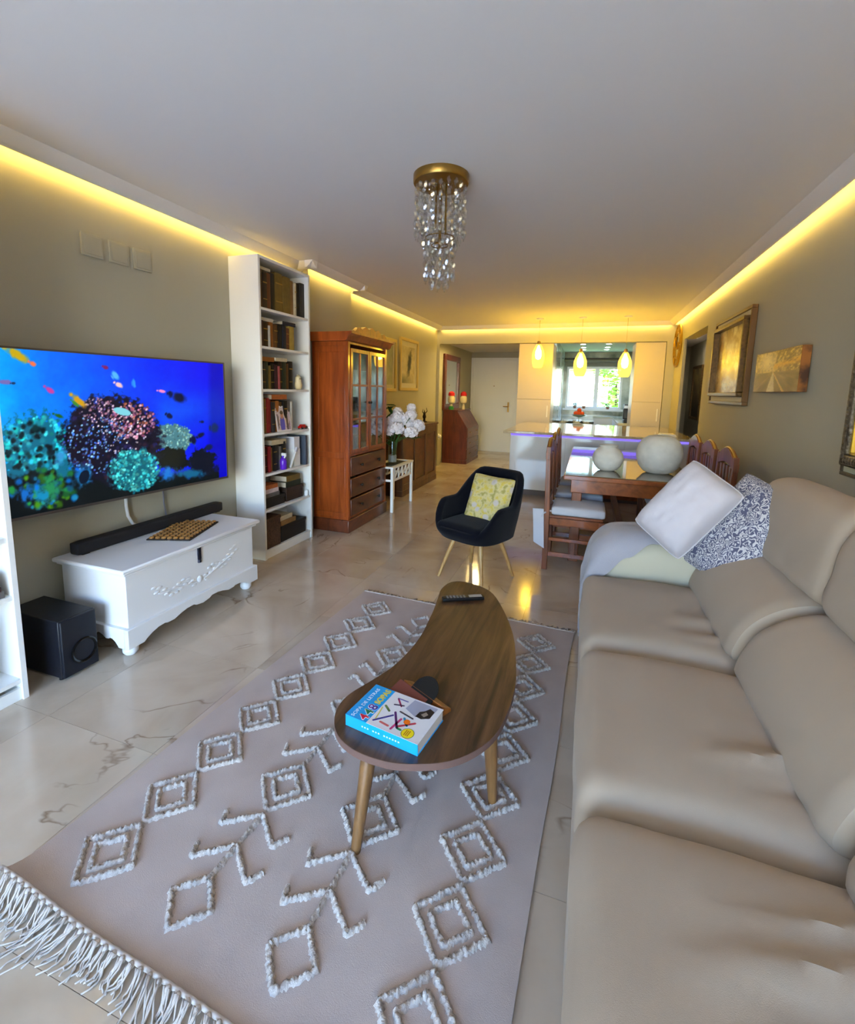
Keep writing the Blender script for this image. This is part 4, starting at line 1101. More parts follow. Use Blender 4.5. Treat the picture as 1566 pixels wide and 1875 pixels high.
def floral():
    m = bpy.data.materials.new('yellow floral print'); m.use_nodes = True
    n = m.node_tree.nodes; l = m.node_tree.links; b = n['Principled BSDF']
    tc = n.new('ShaderNodeTexCoord')
    a = n.new('ShaderNodeTexNoise'); a.inputs['Scale'].default_value = 22; a.inputs['Detail'].default_value = 3
    l.new(tc.outputs['Object'], a.inputs['Vector'])
    r = n.new('ShaderNodeValToRGB'); e = r.color_ramp.elements
    e[0].position = .36; e[0].color = rgb(156, 146, 78); e[1].position = .62; e[1].color = rgb(196, 174, 74)
    q = e.new(.48); q.color = rgb(198, 184, 132)
    l.new(a.outputs[0], r.inputs[0])
    v = n.new('ShaderNodeTexVoronoi'); v.inputs['Scale'].default_value = 11; l.new(tc.outputs['Object'], v.inputs['Vector'])
    vr = n.new('ShaderNodeValToRGB'); vr.color_ramp.elements[0].color = (1, 1, 1, 1); vr.color_ramp.elements[1].color = (0, 0, 0, 1)
    vr.color_ramp.elements[0].position = .22; vr.color_ramp.elements[1].position = .32
    l.new(v.outputs['Distance'], vr.inputs[0])
    mx = n.new('ShaderNodeMixRGB'); mx.inputs[2].default_value = rgb(186, 178, 182)
    mh = n.new('ShaderNodeMath'); mh.operation = 'MULTIPLY'; mh.inputs[1].default_value = .8; l.new(vr.outputs[0], mh.inputs[0]); l.new(mh.outputs[0], mx.inputs[0]); l.new(r.outputs[0], mx.inputs[1])
    l.new(mx.outputs[0], b.inputs['Base Color']); b.inputs['Roughness'].default_value = .85
    return m
pillow('scatter_cushion', 'yellow floral cushion standing in the navy tub chair', .37, .37, .10, floral(), (-.675, 3.435, .605), orient((.34, -.05, -.04), (-.34, -.86, .36)), pinch=.06, cat='cushion')

# ------------------------------------------------------------------ dining table and chairs
M_pine = wood('dark honey pine', rgb(108, 50, 14), rgb(162, 86, 34), (10, 1.2, 10), .3, .5)
M_pine_v = wood('dark honey pine upright', rgb(86, 40, 13), rgb(140, 72, 27), (20, 20, 1.5), .42, .1)
M_edge_highlight = mat('painted edge highlight', rgb(180, 140, 60), .4, metal=.3)  # golden highlight on the chair tops, put into a colour
dt = thing('dining_table', 'long polished wooden dining table behind the sofa', 'table', (.345, 5.02, 0))
TX, TY = .505, 1.09
G().box(-TX, TX, -TY, TY, .715, .752).build('table_top', M_pine, dt, .005)
G().box(-TX+.01, TX-.01, -TY+.01, TY-.01, .752, .758).build('glass_sheet', mat('smoked glass sheet', rgb(120, 104, 78), .04, coat=1.0), dt, .002)
g = G().box(-TX+.06, TX-.06, -TY+.07, -TY+.095, .60, .715).box(-TX+.06, TX-.06, TY-.095, TY-.07, .60, .715).box(-TX+.06, -TX+.085, -TY+.095, TY-.095, .60, .715).box(TX-.085, TX-.06, -TY+.095, TY-.095, .60, .715)
g.build('apron', M_pine, dt, .003)
for sx in (-1, 1):
    for sy in (-1, 1):
        cx = sx*(TX-.11); cy = sy*(TY-.12)
        G().box(cx-.04, cx+.04, cy-.04, cy+.04, 0, .60).build('leg', M_pine_v, dt, .006)
G().box(-.03, .03, -TY+.12, TY-.12, .16, .22).build('stretcher', M_pine, dt, .004)
for sy in (-1, 1): G().box(-TX+.15, TX-.15, sy*(TY-.12)-.02, sy*(TY-.12)+.02, .15, .23).build('cross_bar', M_pine, dt, .004)

def dining_chair(label, loc, rz):
    """local: faces +x, back at x=0"""
    c = thing('dining_chair', label, 'chair', loc, rz, 'wooden chairs around the dining table')
    w = .205
    for s in (-1, 1):
        G().prism([(-.012, 0), (.030, 0), (.028, .44), (.010, 1.0), (-.022, 1.0), (-.014, .44)], s*w-.019, s*w+.019, 'y').build('leg', M_pine_v, c, .003)
        G().box(.40, .44, s*w-.02, s*w+.02, 0, .43).build('leg', M_pine_v, c, .003)
        G().box(.03, .40, s*w-.012, s*w+.012, .375, .43).build('seat_rail', M_pine, c, .002)
        G().box(.03, .40, s*w-.010, s*w+.010, .115, .150).build('stretcher', M_pine, c, .002)
        G().box(.03, .40, s*w-.010, s*w+.010, .245, .270).build('stretcher', M_pine, c, .002)
        G().box(.20, .235, s*w-.010, s*w+.010, .15, .245).build('upright', M_pine_v, c, .002)
    G().box(.40, .425, -w+.02, w-.02, .375, .43).build('seat_rail', M_pine, c, .002)
    G().box(.0, .02, -w+.02, w-.02, .375, .43).build('seat_rail', M_pine, c, .002)
    G().box(.0, .43, -w+.012, w-.012, .43, .448).build('seat', M_pine, c, .004)
    # arched head rail
    n = 14; arc = [(-w-.02+2*(w+.02)*i/n, .955+.095*math.sin(math.pi*i/n)**.8) for i in range(n+1)]
    vs = []; fs = []
    for y, z in arc:
        lo = .90+.045*math.sin(math.pi*(y+w+.02)/(2*(w+.02)))
        vs += [(-.024, y, lo), (.010, y, lo), (.010, y, z), (-.024, y, z)]
    for i in range(n):
        for k in range(4): fs.append((i*4+k, i*4+(k+1) % 4, (i+1)*4+(k+1) % 4, (i+1)*4+k))
    fs += [(3, 2, 1, 0), (n*4, n*4+1, n*4+2, n*4+3)]
    G().add(vs, fs).build('head_rail', M_pine_v, c, .003)
    G().tube([(-.007, y*.96, z+.003) for y, z in arc[1:-1]], .008, 8).build('golden_edge', M_edge_highlight, c)  # painted highlight following the top of the arch
    G().box(-.012, .012, -w+.019, w-.019, .54, .585).build('back_rail', M_pine_v, c, .002)
    for y in (-.12, -.04, .04, .12): G().box(-.012, .006, y-.022, y+.022, .585, .925).build('splat', M_pine_v, c, .002)
    return c
c0 = dining_chair('wooden dining chair nearest the sofa, left of the table', (-.270, 3.955, 0), 0)
CH = [((-.275, 4.53, 0), 0, 'wooden dining chair in the middle of the left side of the table'), ((-.275, 5.10, 0), 0, 'wooden dining chair furthest back on the left of the table'),
      ((.985, 3.93, 0), math.pi, 'wooden dining chair by the wall nearest the white pillow'), ((.985, 4.48, 0), math.pi, 'wooden dining chair by the wall, middle of the right row'), ((.985, 5.03, 0), math.pi, 'wooden dining chair by the wall furthest towards the kitchen')]
for loc, rz, lb in CH: clone(c0, loc, rz, lb)
M_cush = mat('grey white seat cushion', rgb(196, 196, 204), .9, spec=.1, sheen=.2)
def seat_cushion(label, loc, rz, tail=True):
    c = thing('seat_cushion', label, 'cushion', loc, rz, 'tie-on cushions on the dining chairs')
    def f(a, b, q, p): x, y, z = p; return (x, y, z+.014*(1-a*a)*(1-b*b)*(q > 0))
    G().soft((0, 0, .034), (.205, .19, .034), .022, (14, 14, 6), f).build('pad', M_cush, c)
    for s in (-1, 1):
        G().tube([(-.20, s*.17, .03), (-.225, s*.2, .035), (-.262, s*.235, .02), (-.27, s*.236, -.01)], .008, 6).build('tie', M_cush, c)
    if tail:
        G().sheet(5, 8, lambda u, v: (-.345+.085*u+.02*v, -.245+.012*math.sin(v*4+u), .055-.27*v-.045*u*v), .006).build('tie_tail', M_cush, c)
    return c
s0 = seat_cushion('grey seat cushion with hanging tie on the nearest left dining chair', (-.028, 3.955, .4485), 0)
seat_cushion('grey seat cushion on the middle left dining chair', (-.033, 4.53, .4485), 0, False)
seat_cushion('grey seat cushion on the furthest left dining chair', (-.033, 5.10, .4485), 0, False)
for (y, lb) in ((3.93, 'grey seat cushion on the right-hand chair nearest the pillow'), (4.48, 'grey seat cushion on the middle right-hand chair'), (5.03, 'grey seat cushion on the furthest right-hand chair')):
    seat_cushion(lb, (.745, y, .4485), math.pi, False)

M_pot = mat('rough white plaster', rgb(224, 222, 214), .85, spec=.2, bump=(26, .006), vary=(14, rgb(204, 202, 194), .3))
def pot(label, loc, R, H, prof):
    p = thing('vase', label, 'vase', loc, 0, 'white plaster vases on the dining table')
    G().lathe([(r*R, z*H) for r, z in prof], 40, cap=False).build('body', M_pot, p, ang=70)
    G().lathe([(.001, .004), (R*.5, .004)], 24).build('foot', M_pot, p)
pot('smaller round white plaster vase on the dining table', (.185, 4.32, .758), .128, .225, [(.40, 0), (.62, .05), (.86, .2), (.98, .38), (1, .52), (.93, .68), (.74, .82), (.56, .88), (.52, .92), (.60, .97), (.62, 1.0), (.56, .99), (.46, .9), (.6, .8), (.8, .6), (.8, .3), (.4, .06), (.01, .05)])
pot('larger squat white plaster vase on the dining table', (.595, 4.38, .758), .182, .325, [(.42, 0), (.66, .05), (.88, .2), (.99, .4), (1, .55), (.94, .72), (.80, .86), (.60, .95), (.46, .985), (.38, 1.0), (.34, .98), (.5, .9), (.8, .7), (.85, .4), (.5, .08), (.01, .05)])

# ------------------------------------------------------------------ bar
bar = thing('kitchen_bar', 'glossy white kitchen bar with violet light under its worktop', 'bar counter', (.08, 7.2, 0))
M_granite = mat('polished pale worktop', rgb(206, 192, 160), .08, vary=(30, rgb(176, 160, 128), .25), coat=.5)
G().box(-1.14, 1.14, -1.02, 1.04, .878, .91).build('worktop', M_granite, bar, .006)
G().box(-1.08, 1.12, -.76, 1.02, .085, .878).build('body', M_gloss_white, bar, .002)
G().box(-1.02, 1.10, -.70, .98, 0, .085).build('plinth', mat('brown plinth', rgb(96, 74, 66), .4), bar)
for k in range(3):
    G().box(-1.078+.733*k, -.349+.733*k, -.778, -.760, .09, .826).build('panel', M_gloss_white, bar, .002)
G().box(-1.075, 1.11, -.785, -.762, .832, .872).build('light_strip', glow('violet led', (.26, .18, 1.0, 1), .8), bar)

nb = thing('paper_stack', 'small stack of white papers on the right end of the bar', 'papers', (.97, 6.62, .91))
for k in range(3): G().box(-.09+.004*k, .09-.006*k, -.12, .12-.005*k, .008*k, .008*k+.0075).build('sheet', M_white, nb)

# ------------------------------------------------------------------ pendant lamps
M_shade = bpy.data.materials.new('amber glass shade'); M_shade.use_nodes = True
n_ = M_shade.node_tree.nodes; l_ = M_shade.node_tree.links; n_.remove(n_['Principled BSDF'])
tr = n_.new('ShaderNodeBsdfTransparent'); tr.inputs[0].default_value = (1, .80, .36, 1)
em = n_.new('ShaderNodeEmission'); em.inputs[0].default_value = (1, .62, .08, 1); em.inputs[1].default_value = 2.0
mx_ = n_.new('ShaderNodeMixShader'); mx_.inputs[0].default_value = .72
l_.new(tr.outputs[0], mx_.inputs[1]); l_.new(em.outputs[0], mx_.inputs[2]); l_.new(mx_.outputs[0], n_['Material Output'].inputs[0])
M_bulb = glow('lit bulb', (1.0, .74, .10, 1), 210.0)
M_brass = mat('aged brass', rgb(150, 116, 60), .3, metal=.9)
def pendant(label, x, y, z0, z1):
    p = thing('pendant_lamp', label, 'lamp', (x, y, ZC), 0, 'pendant lamps over the bar')
    a = z0-ZC; b = z1-ZC; h = b-a
    G().lathe([(.055, 0), (.055, -.012), (.03, -.022), (.006, -.026)], 24).build('canopy', M_white, p)
    G().tube([(0, 0, -.02), (0, 0, b)], .003, 6).build('cord', mat('beige cord', rgb(170, 150, 110), .7), p)
    G().lathe([(.012, b+.02), (.024, b+.012), (.026, b-.035), (.020, b-.045)], 18).build('lamp_holder', M_brass, p)
    G().lathe([(.030, b-.03), (.045, b-.05), (.075, b-.11), (.095, b-.17), (.098, b-.24), (.090, b-.32), (.078, b-.37), (.06, b-.395)], 28, cap=False).build('shade', M_shade, p)
    G().lathe([(.012, b-.05), (.026, b-.09), (.046, b-.14), (.05, b-.20), (.038, b-.25), (.001, b-.27)], 18).build('bulb', M_bulb, p)
pendant('left pendant lamp with amber glass shade over the bar', -.805, 7.6, 1.805, 2.20)
pendant('middle pendant lamp with amber glass shade over the bar', -.170, 7.6, 1.660, 2.075)
pendant('right pendant lamp with amber glass shade over the bar', .462, 7.6, 1.650, 2.070)

# ------------------------------------------------------------------ ceiling lamp with glass drops
cl = thing('chandelier', 'brass ceiling lamp hung with tiers of glass drops', 'ceiling lamp', (-.83, 2.545, ZC))
G().lathe([(.150, 0), (.150, -.036), (.146, -.042), (.001, -.042)], 48).build('canopy', mat('antique brass', rgb(158, 126, 66), .28, metal=1.0), cl)
G().tube([(0, 0, -.04), (0, 0, -.40)], .008, 10).tube([(0.03, 0, -.04), (0.03, 0, -.30)], .006, 8).tube([(-.03, .01, -.04), (-.03, .01, -.26)], .006, 8).build('stem', M_brass, cl)
M_crys = pane_mat('clear glass drop', (.95, .95, .94, 1), .20, .04)
gd = G().lathe([(.001, 0), (.010, -.008), (.0135, -.022), (.010, -.036), (.001, -.044)], 6)
gd.at(Matrix.Translation((0, 0, -.044))).lathe([(.003, 0), (.0048, -.004), (.003, -.008)], 6)
dm = bpy.data.meshes.new('glass_drop'); dm.from_pydata(gd.v, [], gd.f); dm.materials.append(M_crys)
for R, n, z0, z1 in ((.132, 20, -.045, -.30), (.095, 14, -.045, -.34), (.078, 13, -.32, -.54), (.045, 8, -.36, -.555)):
    for i in range(n):
        a = 2*math.pi*(i+.5*(R < .1))/n; z = z0-.02*random.random()
        while z > z1:
            share(dm, 'glass_drop', cl, (R*math.cos(a), R*math.sin(a), z), (random.uniform(-.12, .12), random.uniform(-.12, .12), random.random()*3)); z -= .055
for R, z in ((.078, -.315), (.045, -.355)):
    G().tube([(R*math.cos(2*math.pi*i/24), R*math.sin(2*math.pi*i/24), z) for i in range(25)], .003, 6, cap=False).build('ring', M_brass, cl)

# ------------------------------------------------------------------ kitchen
M_tall = mat('cream gloss cabinet', rgb(198, 188, 168), .35)
def tall_unit(label, x0, x1):
    t = thing('tall_cabinet', label, 'cabinet', ((x0+x1)/2, YF+.33, 0))
    w = (x1-x0)/2
    G().box(-w, w, -.29, .36, 0, 2.258).build('carcass', M_tall, t, .002)
    G().box(-w+.002, w-.002, -.312, -.291, .10, 1.30).build('door', M_tall, t, .002)
    G().box(-w+.002, w-.002, -.312, -.291, 1.305, 2.25).build('door', M_tall, t, .002)
    G().box(w-.06, w-.045, -.325, -.312, 1.0, 1.2).build('handle', M_white, t, .002)
tall_unit('cream tall cabinet to the left of the kitchen opening', -1.21, -.632)
tall_unit('cream tall cabinet to the right of the kitchen opening', .655, 1.095)
M_kit = mat('pale green white worktop', rgb(210, 214, 196), .1, coat=.4)
M_kdark = mat('dark speckled marble', rgb(190, 196, 186), .08, vary=(7, rgb(26, 34, 30), .07), coat=.5)
kb = thing('kitchen_counter', 'marble topped kitchen counter under the window', 'counter', (.145, 11.68, 0))
G().box(-.765, .765, -.28, .292, .09, .87).build('carcass', M_white, kb); G().box(-.768, .768, -.31, .292, .87, .91).build('worktop', M_kit, kb, .003)
for k in range(3): G().box(-.765+.51*k, -.26+.51*k, -.30, -.28, .10, .86).build('door', M_white, kb, .002)
kl = thing('kitchen_counter', 'dark marbled counter along the left side of the kitchen', 'counter', (-.26, 10.15, 0))
G().box(-.36, .34, -1.12, 1.15, .09, .87).build('carcass', M_white, kl); G().box(-.362, .36, -1.14, 1.16, .87, .91).build('worktop', M_kdark, kl, .003)
for k in range(4): G().box(.34, .358, -1.11+.56*k, -.56+.56*k, .10, .86).build('door', M_white, kl, .002)
kr = thing('kitchen_counter', 'pale counter along the right side of the kitchen', 'counter', (.75, 10.25, 0))
G().box(-.22, .165, -1.25, 1.05, .09, .87).build('carcass', M_white, kr); G().box(-.24, .168, -1.27, 1.06, .87, .91).build('worktop', M_kit, kr, .003)
for k in range(4): G().box(-.235, -.22, -1.24+.57*k, -.68+.57*k, .10, .86).build('door', M_white, kr, .002)
# fruit bowl
fb_ = thing('fruit_bowl', 'glass footed fruit bowl on the dark marbled counter', 'bowl', (-.17, 9.35, .91))
G().lathe([(.06, 0), (.062, .006), (.012, .014), (.010, .05), (.05, .062), (.11, .085), (.135, .115), (.130, .115), (.10, .09), (.04, .072), (.001, .068)], 28, cap=False).build('bowl', mat('green glass', rgb(200, 220, 205), .05, trans=.6), fb_)
M_or = mat('orange peel', rgb(226, 84, 16), .45, bump=(120, .001))
for k, (dx, dy, dz) in enumerate(((-.06, 0, .135), (.055, -.015, .135), (0, .055, .135), (-.005, -.06, .132), (.0, .0, .195))):
    o = thing('orange', ['orange at the left of the fruit bowl', 'orange at the right of the fruit bowl', 'orange at the back of the fruit bowl', 'orange at the front of the fruit bowl', 'orange on top of the others in the fruit bowl'][k], 'fruit', (-.17+dx, 9.35+dy, .91+dz), 0, 'oranges in the kitchen bowl')
    G().ball((0, 0, 0), .042, 16, 10, (1, 1, .95)).build('peel', M_or, o); G().lathe([(.005, .038), (.003, .043)], 6).build('stem', mat('green stem', rgb(70, 80, 30), .6), o)
cm = thing('coffee_machine', 'black coffee machine on the right-hand kitchen counter', 'coffee machine', (.70, 9.35, .91))
G().box(-.09, .12, -.12, .16, 0, .05).box(-.09, .12, .04, .16, .05, .30).box(-.09, .12, -.12, .16, .24, .33).build('body', M_black, cm, .01)
G().lathe([(.03, .20), (.03, .24)], 16, (.01, -.05, 0)).build('spout', M_dark, cm); G().lathe([(.001, .051), (.045, .051), (.05, .12), (.047, .12), (.04, .06)], 18, (.01, -.05, 0), cap=False).build('jug', pane_mat('jug glass', (.8, .85, .85, 1), .15), cm)
G().box(-.09, .12, -.122, -.118, .26, .31).build('panel', mat('steel panel', rgb(150, 152, 156), .3, metal=.8), cm)
# spotlights in the kitchen ceiling
M_spot = glow('cool white spotlight', (.90, .96, 1, 1), 80.0)
for x in (-.19, .29):
    for k, y in enumerate((9.35, 9.95, 10.65, 11.2)):
        s = thing('spotlight', '%s ceiling spotlight from the bar, %s row in the kitchen' % (ORD[k], 'left' if x < 0 else 'right'), 'spotlight', (x, y, 2.40), 0, 'recessed spotlights in the kitchen ceiling')
        G().lathe([(.062, 0), (.062, -.008), (.050, -.010), (.048, 0)], 22, cap=False).build('trim_ring', M_white, s)
        G().lathe([(.001, -.004), (.048, -.004)], 20).build('lens', M_spot, s)
bl = thing('roller_blind', 'grey brown roller blind rolled up above the kitchen window', 'blind', (.075, 11.90, 2.20))
G().at(Matrix.Rotation(R90, 4, 'Y')).lathe([(.04, -.70), (.04, .70)], 18).build('roll', mat('grey linen', rgb(120, 118, 104), .9), bl)
G().sheet(1, 1, lambda u, v: (-.69+1.38*u, .02, -.13*v), .004).build('cloth', mat('grey linen', rgb(120, 118, 104), .9), bl); G().box(-.72, .72, -.05, .08, .04, .06).build('pelmet', M_dark, bl)
# herbs on the sill
for k, (x, lb) in enumerate(((-.33, 'small potted plant on the left of the kitchen sill'), (-.12, 'bushy potted plant in the middle of the kitchen sill'), (.42, 'low potted plant on the right of the kitchen sill'))):
    p = thing('potted_plant', lb, 'plant', (x, 11.94, WZ0), 0)
    G().lathe([(.03, 0), (.042, .06), (.038, .06), (.001, .05)], 14).build('pot', mat('terracotta', rgb(130, 90, 60), .8), p)
    g = G()
    for i in range(26):
        a = random.random()*6.28; r = .03+.05*random.random(); z = .07+.11*random.random()*(1.2 if k == 1 else .6)
        g.at(Matrix.Translation((r*math.cos(a)*.9, r*math.sin(a)*.5, z)) @ Matrix.Rotation(a, 4, 'Z') @ Matrix.Rotation(-.5, 4, 'Y')).add([(-.03, 0, 0), (0, -.012, .004), (.03, 0, 0), (0, .012, .004), (0, 0, -.003)], [(0, 1, 2, 3), (0, 4, 1), (1, 4, 2), (2, 4, 3), (3, 4, 0)])
    g.build('leaves', mat('herb leaf', rgb(60, 110, 30), .5), p)
# garden seen through the kitchen window
struct(G().box(-8, 8, 12.2, 26, -.5, -.2).build('garden_ground', mat('lawn', rgb(110, 140, 60), .9, vary=(2, rgb(140, 160, 80)))))
gw = thing('garden_house', 'pale sunlit house beyond the kitchen window', 'house', (-2.2, 19.5, -.2))
G().box(-2.6, 2.4, 0, 3, 0, 2.5).build('wall', mat('cream render', rgb(236, 228, 200), .8), gw)
G().prism([(-2.9, 2.5), (2.7, 2.5), (0, 3.9)], -.3, 3.3, 'y').build('roof', mat('clay tile', rgb(150, 90, 62), .8), gw)
for x in (-.4, 1.3):
    f = G().box(x-.5, x+.5, -.04, .0, .9, 2.0).build('window', M_frame, gw); G().box(x-.43, x+.43, -.05, -.04, .97, 1.93).build('pane', mat('house pane', rgb(90, 100, 110), .05), f)
M_leaf = mat('garden leaf', rgb(104, 158, 40), .6, vary=(3, rgb(150, 190, 66), .3)); M_bark = mat('bark', rgb(84, 66, 50), .9)
def bush(label, x, y, rx, rz, zc, n, name='garden_shrub', cat='shrub'):
    b = thing(name, label, cat, (x, y, -.2))
    g = G()
    for i in range(n):
        d = Vector((random.gauss(0, 1), random.gauss(0, 1), random.gauss(0, 1))).normalized()*random.random()**.4
        s = .08+.07*random.random()
        g.at(Matrix.Translation((d.x*rx, d.y*rx*.8, zc+d.z*rz)) @ Matrix.Rotation(random.random()*6, 4, 'Z') @ Matrix.Rotation(random.uniform(-1, 1), 4, 'X'))
        g.add([(-s, 0, 0), (0, -s*.4, .02), (s, 0, 0), (0, s*.4, .02)], [(0, 1, 2, 3)])
    g.build('foliage', M_leaf, b)['kind'] = 'stuff'
    G().tube([(0, 0, 0), (.04, 0, zc*.6), (0, .03, zc)], .05, 8, .03).build('stem', M_bark, b)
bush('bright green tree seen through the right kitchen sash', .75, 15.5, .75, 1.3, 1.9, 900, 'garden_tree', 'tree')
bush('low green hedge plant below the left kitchen sash', -.55, 16.5, .8, .45, .75, 500)
bush('low green hedge plant below the right kitchen sash', 1.0, 18.6, .9, .5, .9, 500)
bush('tall dark tree standing behind the garden house', -1.2, 26, 1.6, 2.0, 3.6, 900, 'garden_tree', 'tree')
fn_ = thing('garden_wall', 'white garden wall section beyond the green tree', 'wall', (1.9, 20.2, -.2))
G().box(-1.0, 1.2, 0, .2, 0, 1.75).build('wall', mat('white render', rgb(232, 232, 226), .8), fn_); G().box(-1.03, 1.23, -.03, .23, 1.75, 1.82).build('coping', M_frame, fn_)

# ------------------------------------------------------------------ pictures on the right wall
M_fdark = mat('dark bronze frame', rgb(74, 54, 30), .4, metal=.4, vary=(40, rgb(120, 90, 46)))
M_fwood = mat('brown wood frame', rgb(104, 72, 36), .4)
M_linen = mat('linen slip', rgb(206, 200, 180), .8)
def ring_box(g, w, h, t, d0, d1):
    """rectangular ring, local: x right, z up, -y towards the viewer"""
    return g.box(-w, w, -d1, -d0, h-t, h).box(-w, w, -d1, -d0, -h, -h+t).box(-w, -w+t, -d1, -d0, -h+t, h-t).box(w-t, w, -d1, -d0, -h+t, h-t)
def grid_paint(fn, nu, nv):
    s, t = np.meshgrid(np.linspace(0, 1, nu+1), np.linspace(0, 1, nv+1), indexing='ij')
    return fn(s, t)
def mix3(a, b, k): k = np.clip(k, 0, 1)[..., None]; return np.asarray(a, float)*(1-k)+np.asarray(b, float)*k
# RZ: local -y faces -x (right wall): rotate so that local x runs towards -y
RZR = -math.pi/2
pc = thing('framed_picture', 'large gold abstract picture in a deep dark frame on the right wall', 'picture', (XR, 5.055, 1.755), RZR)
ring_box(G(), .575, .405, .028, .002, .045).build('outer_frame', M_fwood, pc, .004)
ring_box(G(), .547, .377, .045, .002, .030).build('slip', M_linen, pc)
ring_box(G(), .502, .332, .035, .004, .075).build('inner_frame', M_fdark, pc, .006)
def gold(s, t):
    n = npnoise(s*9, t*9, 21); m = npnoise(s*26, t*5, 22); q = npnoise(s*4+t*6, t*3-s*2, 23); w = npnoise(s*38, t*38, 24, 2)
    c = mix3((172, 128, 44), (232, 214, 168), (n+q)*.9+.5)
    c = mix3(c, (120, 84, 30), np.clip((m-.18)*4, 0, .75)*(t > .45))
    c = mix3(c, (238, 230, 206), np.clip(q*2, 0, .8)*(t < .55))
    c = mix3(c, (110, 96, 70), np.clip((w-.35)*3, 0, .6)*(t < .2))
    return c
painted('painting', 110, 80, lambda s, t: (-.468+.936*s, -.020, -.298+.596*t), grid_paint(gold, 110, 80), paint_mat('thick gold paint', rough=.35), pc)

cv = thing('canvas_print', 'unframed canvas print of an autumn tree avenue on the right wall', 'picture', (XR, 3.79, 1.597), RZR)
G().box(-.40, .40, -.055, -.006, -.139, .139).build('stretched_canvas', mat('canvas edge', rgb(150, 92, 34), .7, vary=(14, rgb(70, 40, 22), .1)), cv, .002)
def avenue(s, t):
    vx, vy = .46, .48
    a = np.arctan2(t-vy, s-vx); r = np.hypot(s-vx, (t-vy)*.5)
    n = npnoise(s*26, t*26, 31); m = npnoise(a*6, r*5, 32)
    c = mix3((214, 178, 110), (104, 70, 40), n*1.3+.5)
    c = mix3(c, (240, 214, 150), np.clip(.35-np.hypot((s-.30)*1.0, (t-.75)*.9), 0, 1)*3.2)
    c = mix3(c, (226, 160, 60), np.clip(1-abs(t-.62-.18*(s-vx))*9, 0, 1)*(s > vx)*.9)
    low = t < vy
    c = np.where(low[..., None], mix3((150, 120, 86), (92, 66, 44), m*.9+.5), c)
    path = low & (abs((s-vx+.05*(vy-t)))/(.02+.35*(vy-t)) < .5)
    c = np.where(path[..., None], mix3((226, 210, 170), (206, 184, 140), n+.5), c)
    edge = low & (abs(s-vx-(vy-t)*.55) < .012+.03*(vy-t)); c = np.where(edge[..., None], np.array((214, 170, 100.)), c)
    c = mix3(c, (86, 54, 36), np.clip((m-.1)*3, 0, .7)*(t > .7)*(s > .35))
    return c
painted('print', 120, 44, lambda s, t: (-.398+.796*s, -.0557, -.137+.274*t), grid_paint(avenue, 120, 44), paint_mat('satin canvas', rough=.5), cv)

mi = thing('framed_picture', 'tall ornate framed picture cut off at the right edge beside the sofa', 'picture', (XR, 2.20, 1.545), RZR)
M_orn = mat('carved pewter frame', rgb(122, 112, 96), .4, metal=.5, vary=(60, rgb(64, 54, 42), .2), bump=(70, .01))
ring_box(G(), .635, .495, .018, .002, .030).build('outer_edge', mat('dark outer edge', rgb(72, 60, 46), .5), mi, .003)
ring_box(G(), .617, .477, .035, .002, .022).build('slip', mat('pale sage slip', rgb(176, 180, 158), .6), mi)
ring_box(G(), .582, .442, .055, .004, .062).build('carved_frame', M_orn, mi, .008)
ring_box(G(), .527, .387, .012, .004, .048).build('golden_edge', mat('bright gilt', rgb(214, 180, 70), .25, metal=.8), mi, .002)
def amber(s, t):
    n = npnoise(s*6, t*6, 41); m = npnoise(s*20, t*20, 42); return mix3(mix3((150, 98, 26), (196, 140, 44), n+.5), (100, 62, 20), np.clip(m-.1, 0, 1))
painted('panel', 60, 50, lambda s, t: (-.516+1.032*s, -.03, -.376+.752*t), grid_paint(amber, 60, 50), paint_mat('amber panel', rough=.2), mi)
g = G()
for i in range(44):
    t = i/44
    for y0, z0, dy, dz in ((-.555, -.415+.83*t, 0, 0), (.555, -.415+.83*t, 0, 0), (-.555+1.11*t, -.415, 0, 0), (-.555+1.11*t, .415, 0, 0)):
        g.ball((y0, -.060, z0), .016, 7, 5, (1, .5, 1))
g.build('carved_beads', M_orn, mi)

# sunburst clock on the far piece of the right wall
ck = thing('wall_clock', 'round gold openwork clock on the wall by the kitchen', 'clock', (XR, 7.99, 2.165), RZR)
M_gold = mat('brushed gold', rgb(176, 138, 46), .35, metal=.8)
def hoop(R, r, y, name):
    return G().tube([(R*math.cos(2*math.pi*i/40), y, R*math.sin(2*math.pi*i/40)) for i in range(41)], r, 8, cap=False).build(name, M_gold, ck)
hoop(.31, .014, -.03, 'outer_hoop'); hoop(.19, .010, -.03, 'inner_hoop'); hoop(.05, .012, -.03, 'hub')
for k in range(12):
    a = k*math.pi/6
    G().tube([(.19*math.cos(a), -.03, .19*math.sin(a)), (.31*math.cos(a), -.03, .31*math.sin(a))], .009, 6).build('hour_bar', M_gold, ck)
for a, L, r in ((1.2, .13, .006), (2.6, .18, .005)):
    G().tube([(0, -.045, 0), (L*math.cos(a), -.045, L*math.sin(a))], r, 6).build('hand', M_fdark, ck)
G().at(Matrix.Rotation(R90, 4, 'X')).lathe([(.001, .0), (.05, .0), (.05, .035), (.001, .05)], 20).build('movement', M_fdark, ck)

# picture in the side corridor
cp = thing('framed_picture', 'small dark framed picture hanging in the side corridor', 'picture', (1.90, 9.95, 1.48), RZR)
ring_box(G(), .40, .50, .05, .002, .04).build('frame', M_fdark, cp, .005)
def shadowy(s, t): n = npnoise(s*5, t*5, 51); return mix3(mix3((170, 150, 90), (96, 84, 60), n+.5), (20, 18, 16), np.clip(.5-t, 0, .35)*3)
painted('painting', 30, 40, lambda s, t: (-.35+.70*s, -.012, -.45+.90*t), grid_paint(shadowy, 30, 40), paint_mat('old paint', rough=.4), cp)

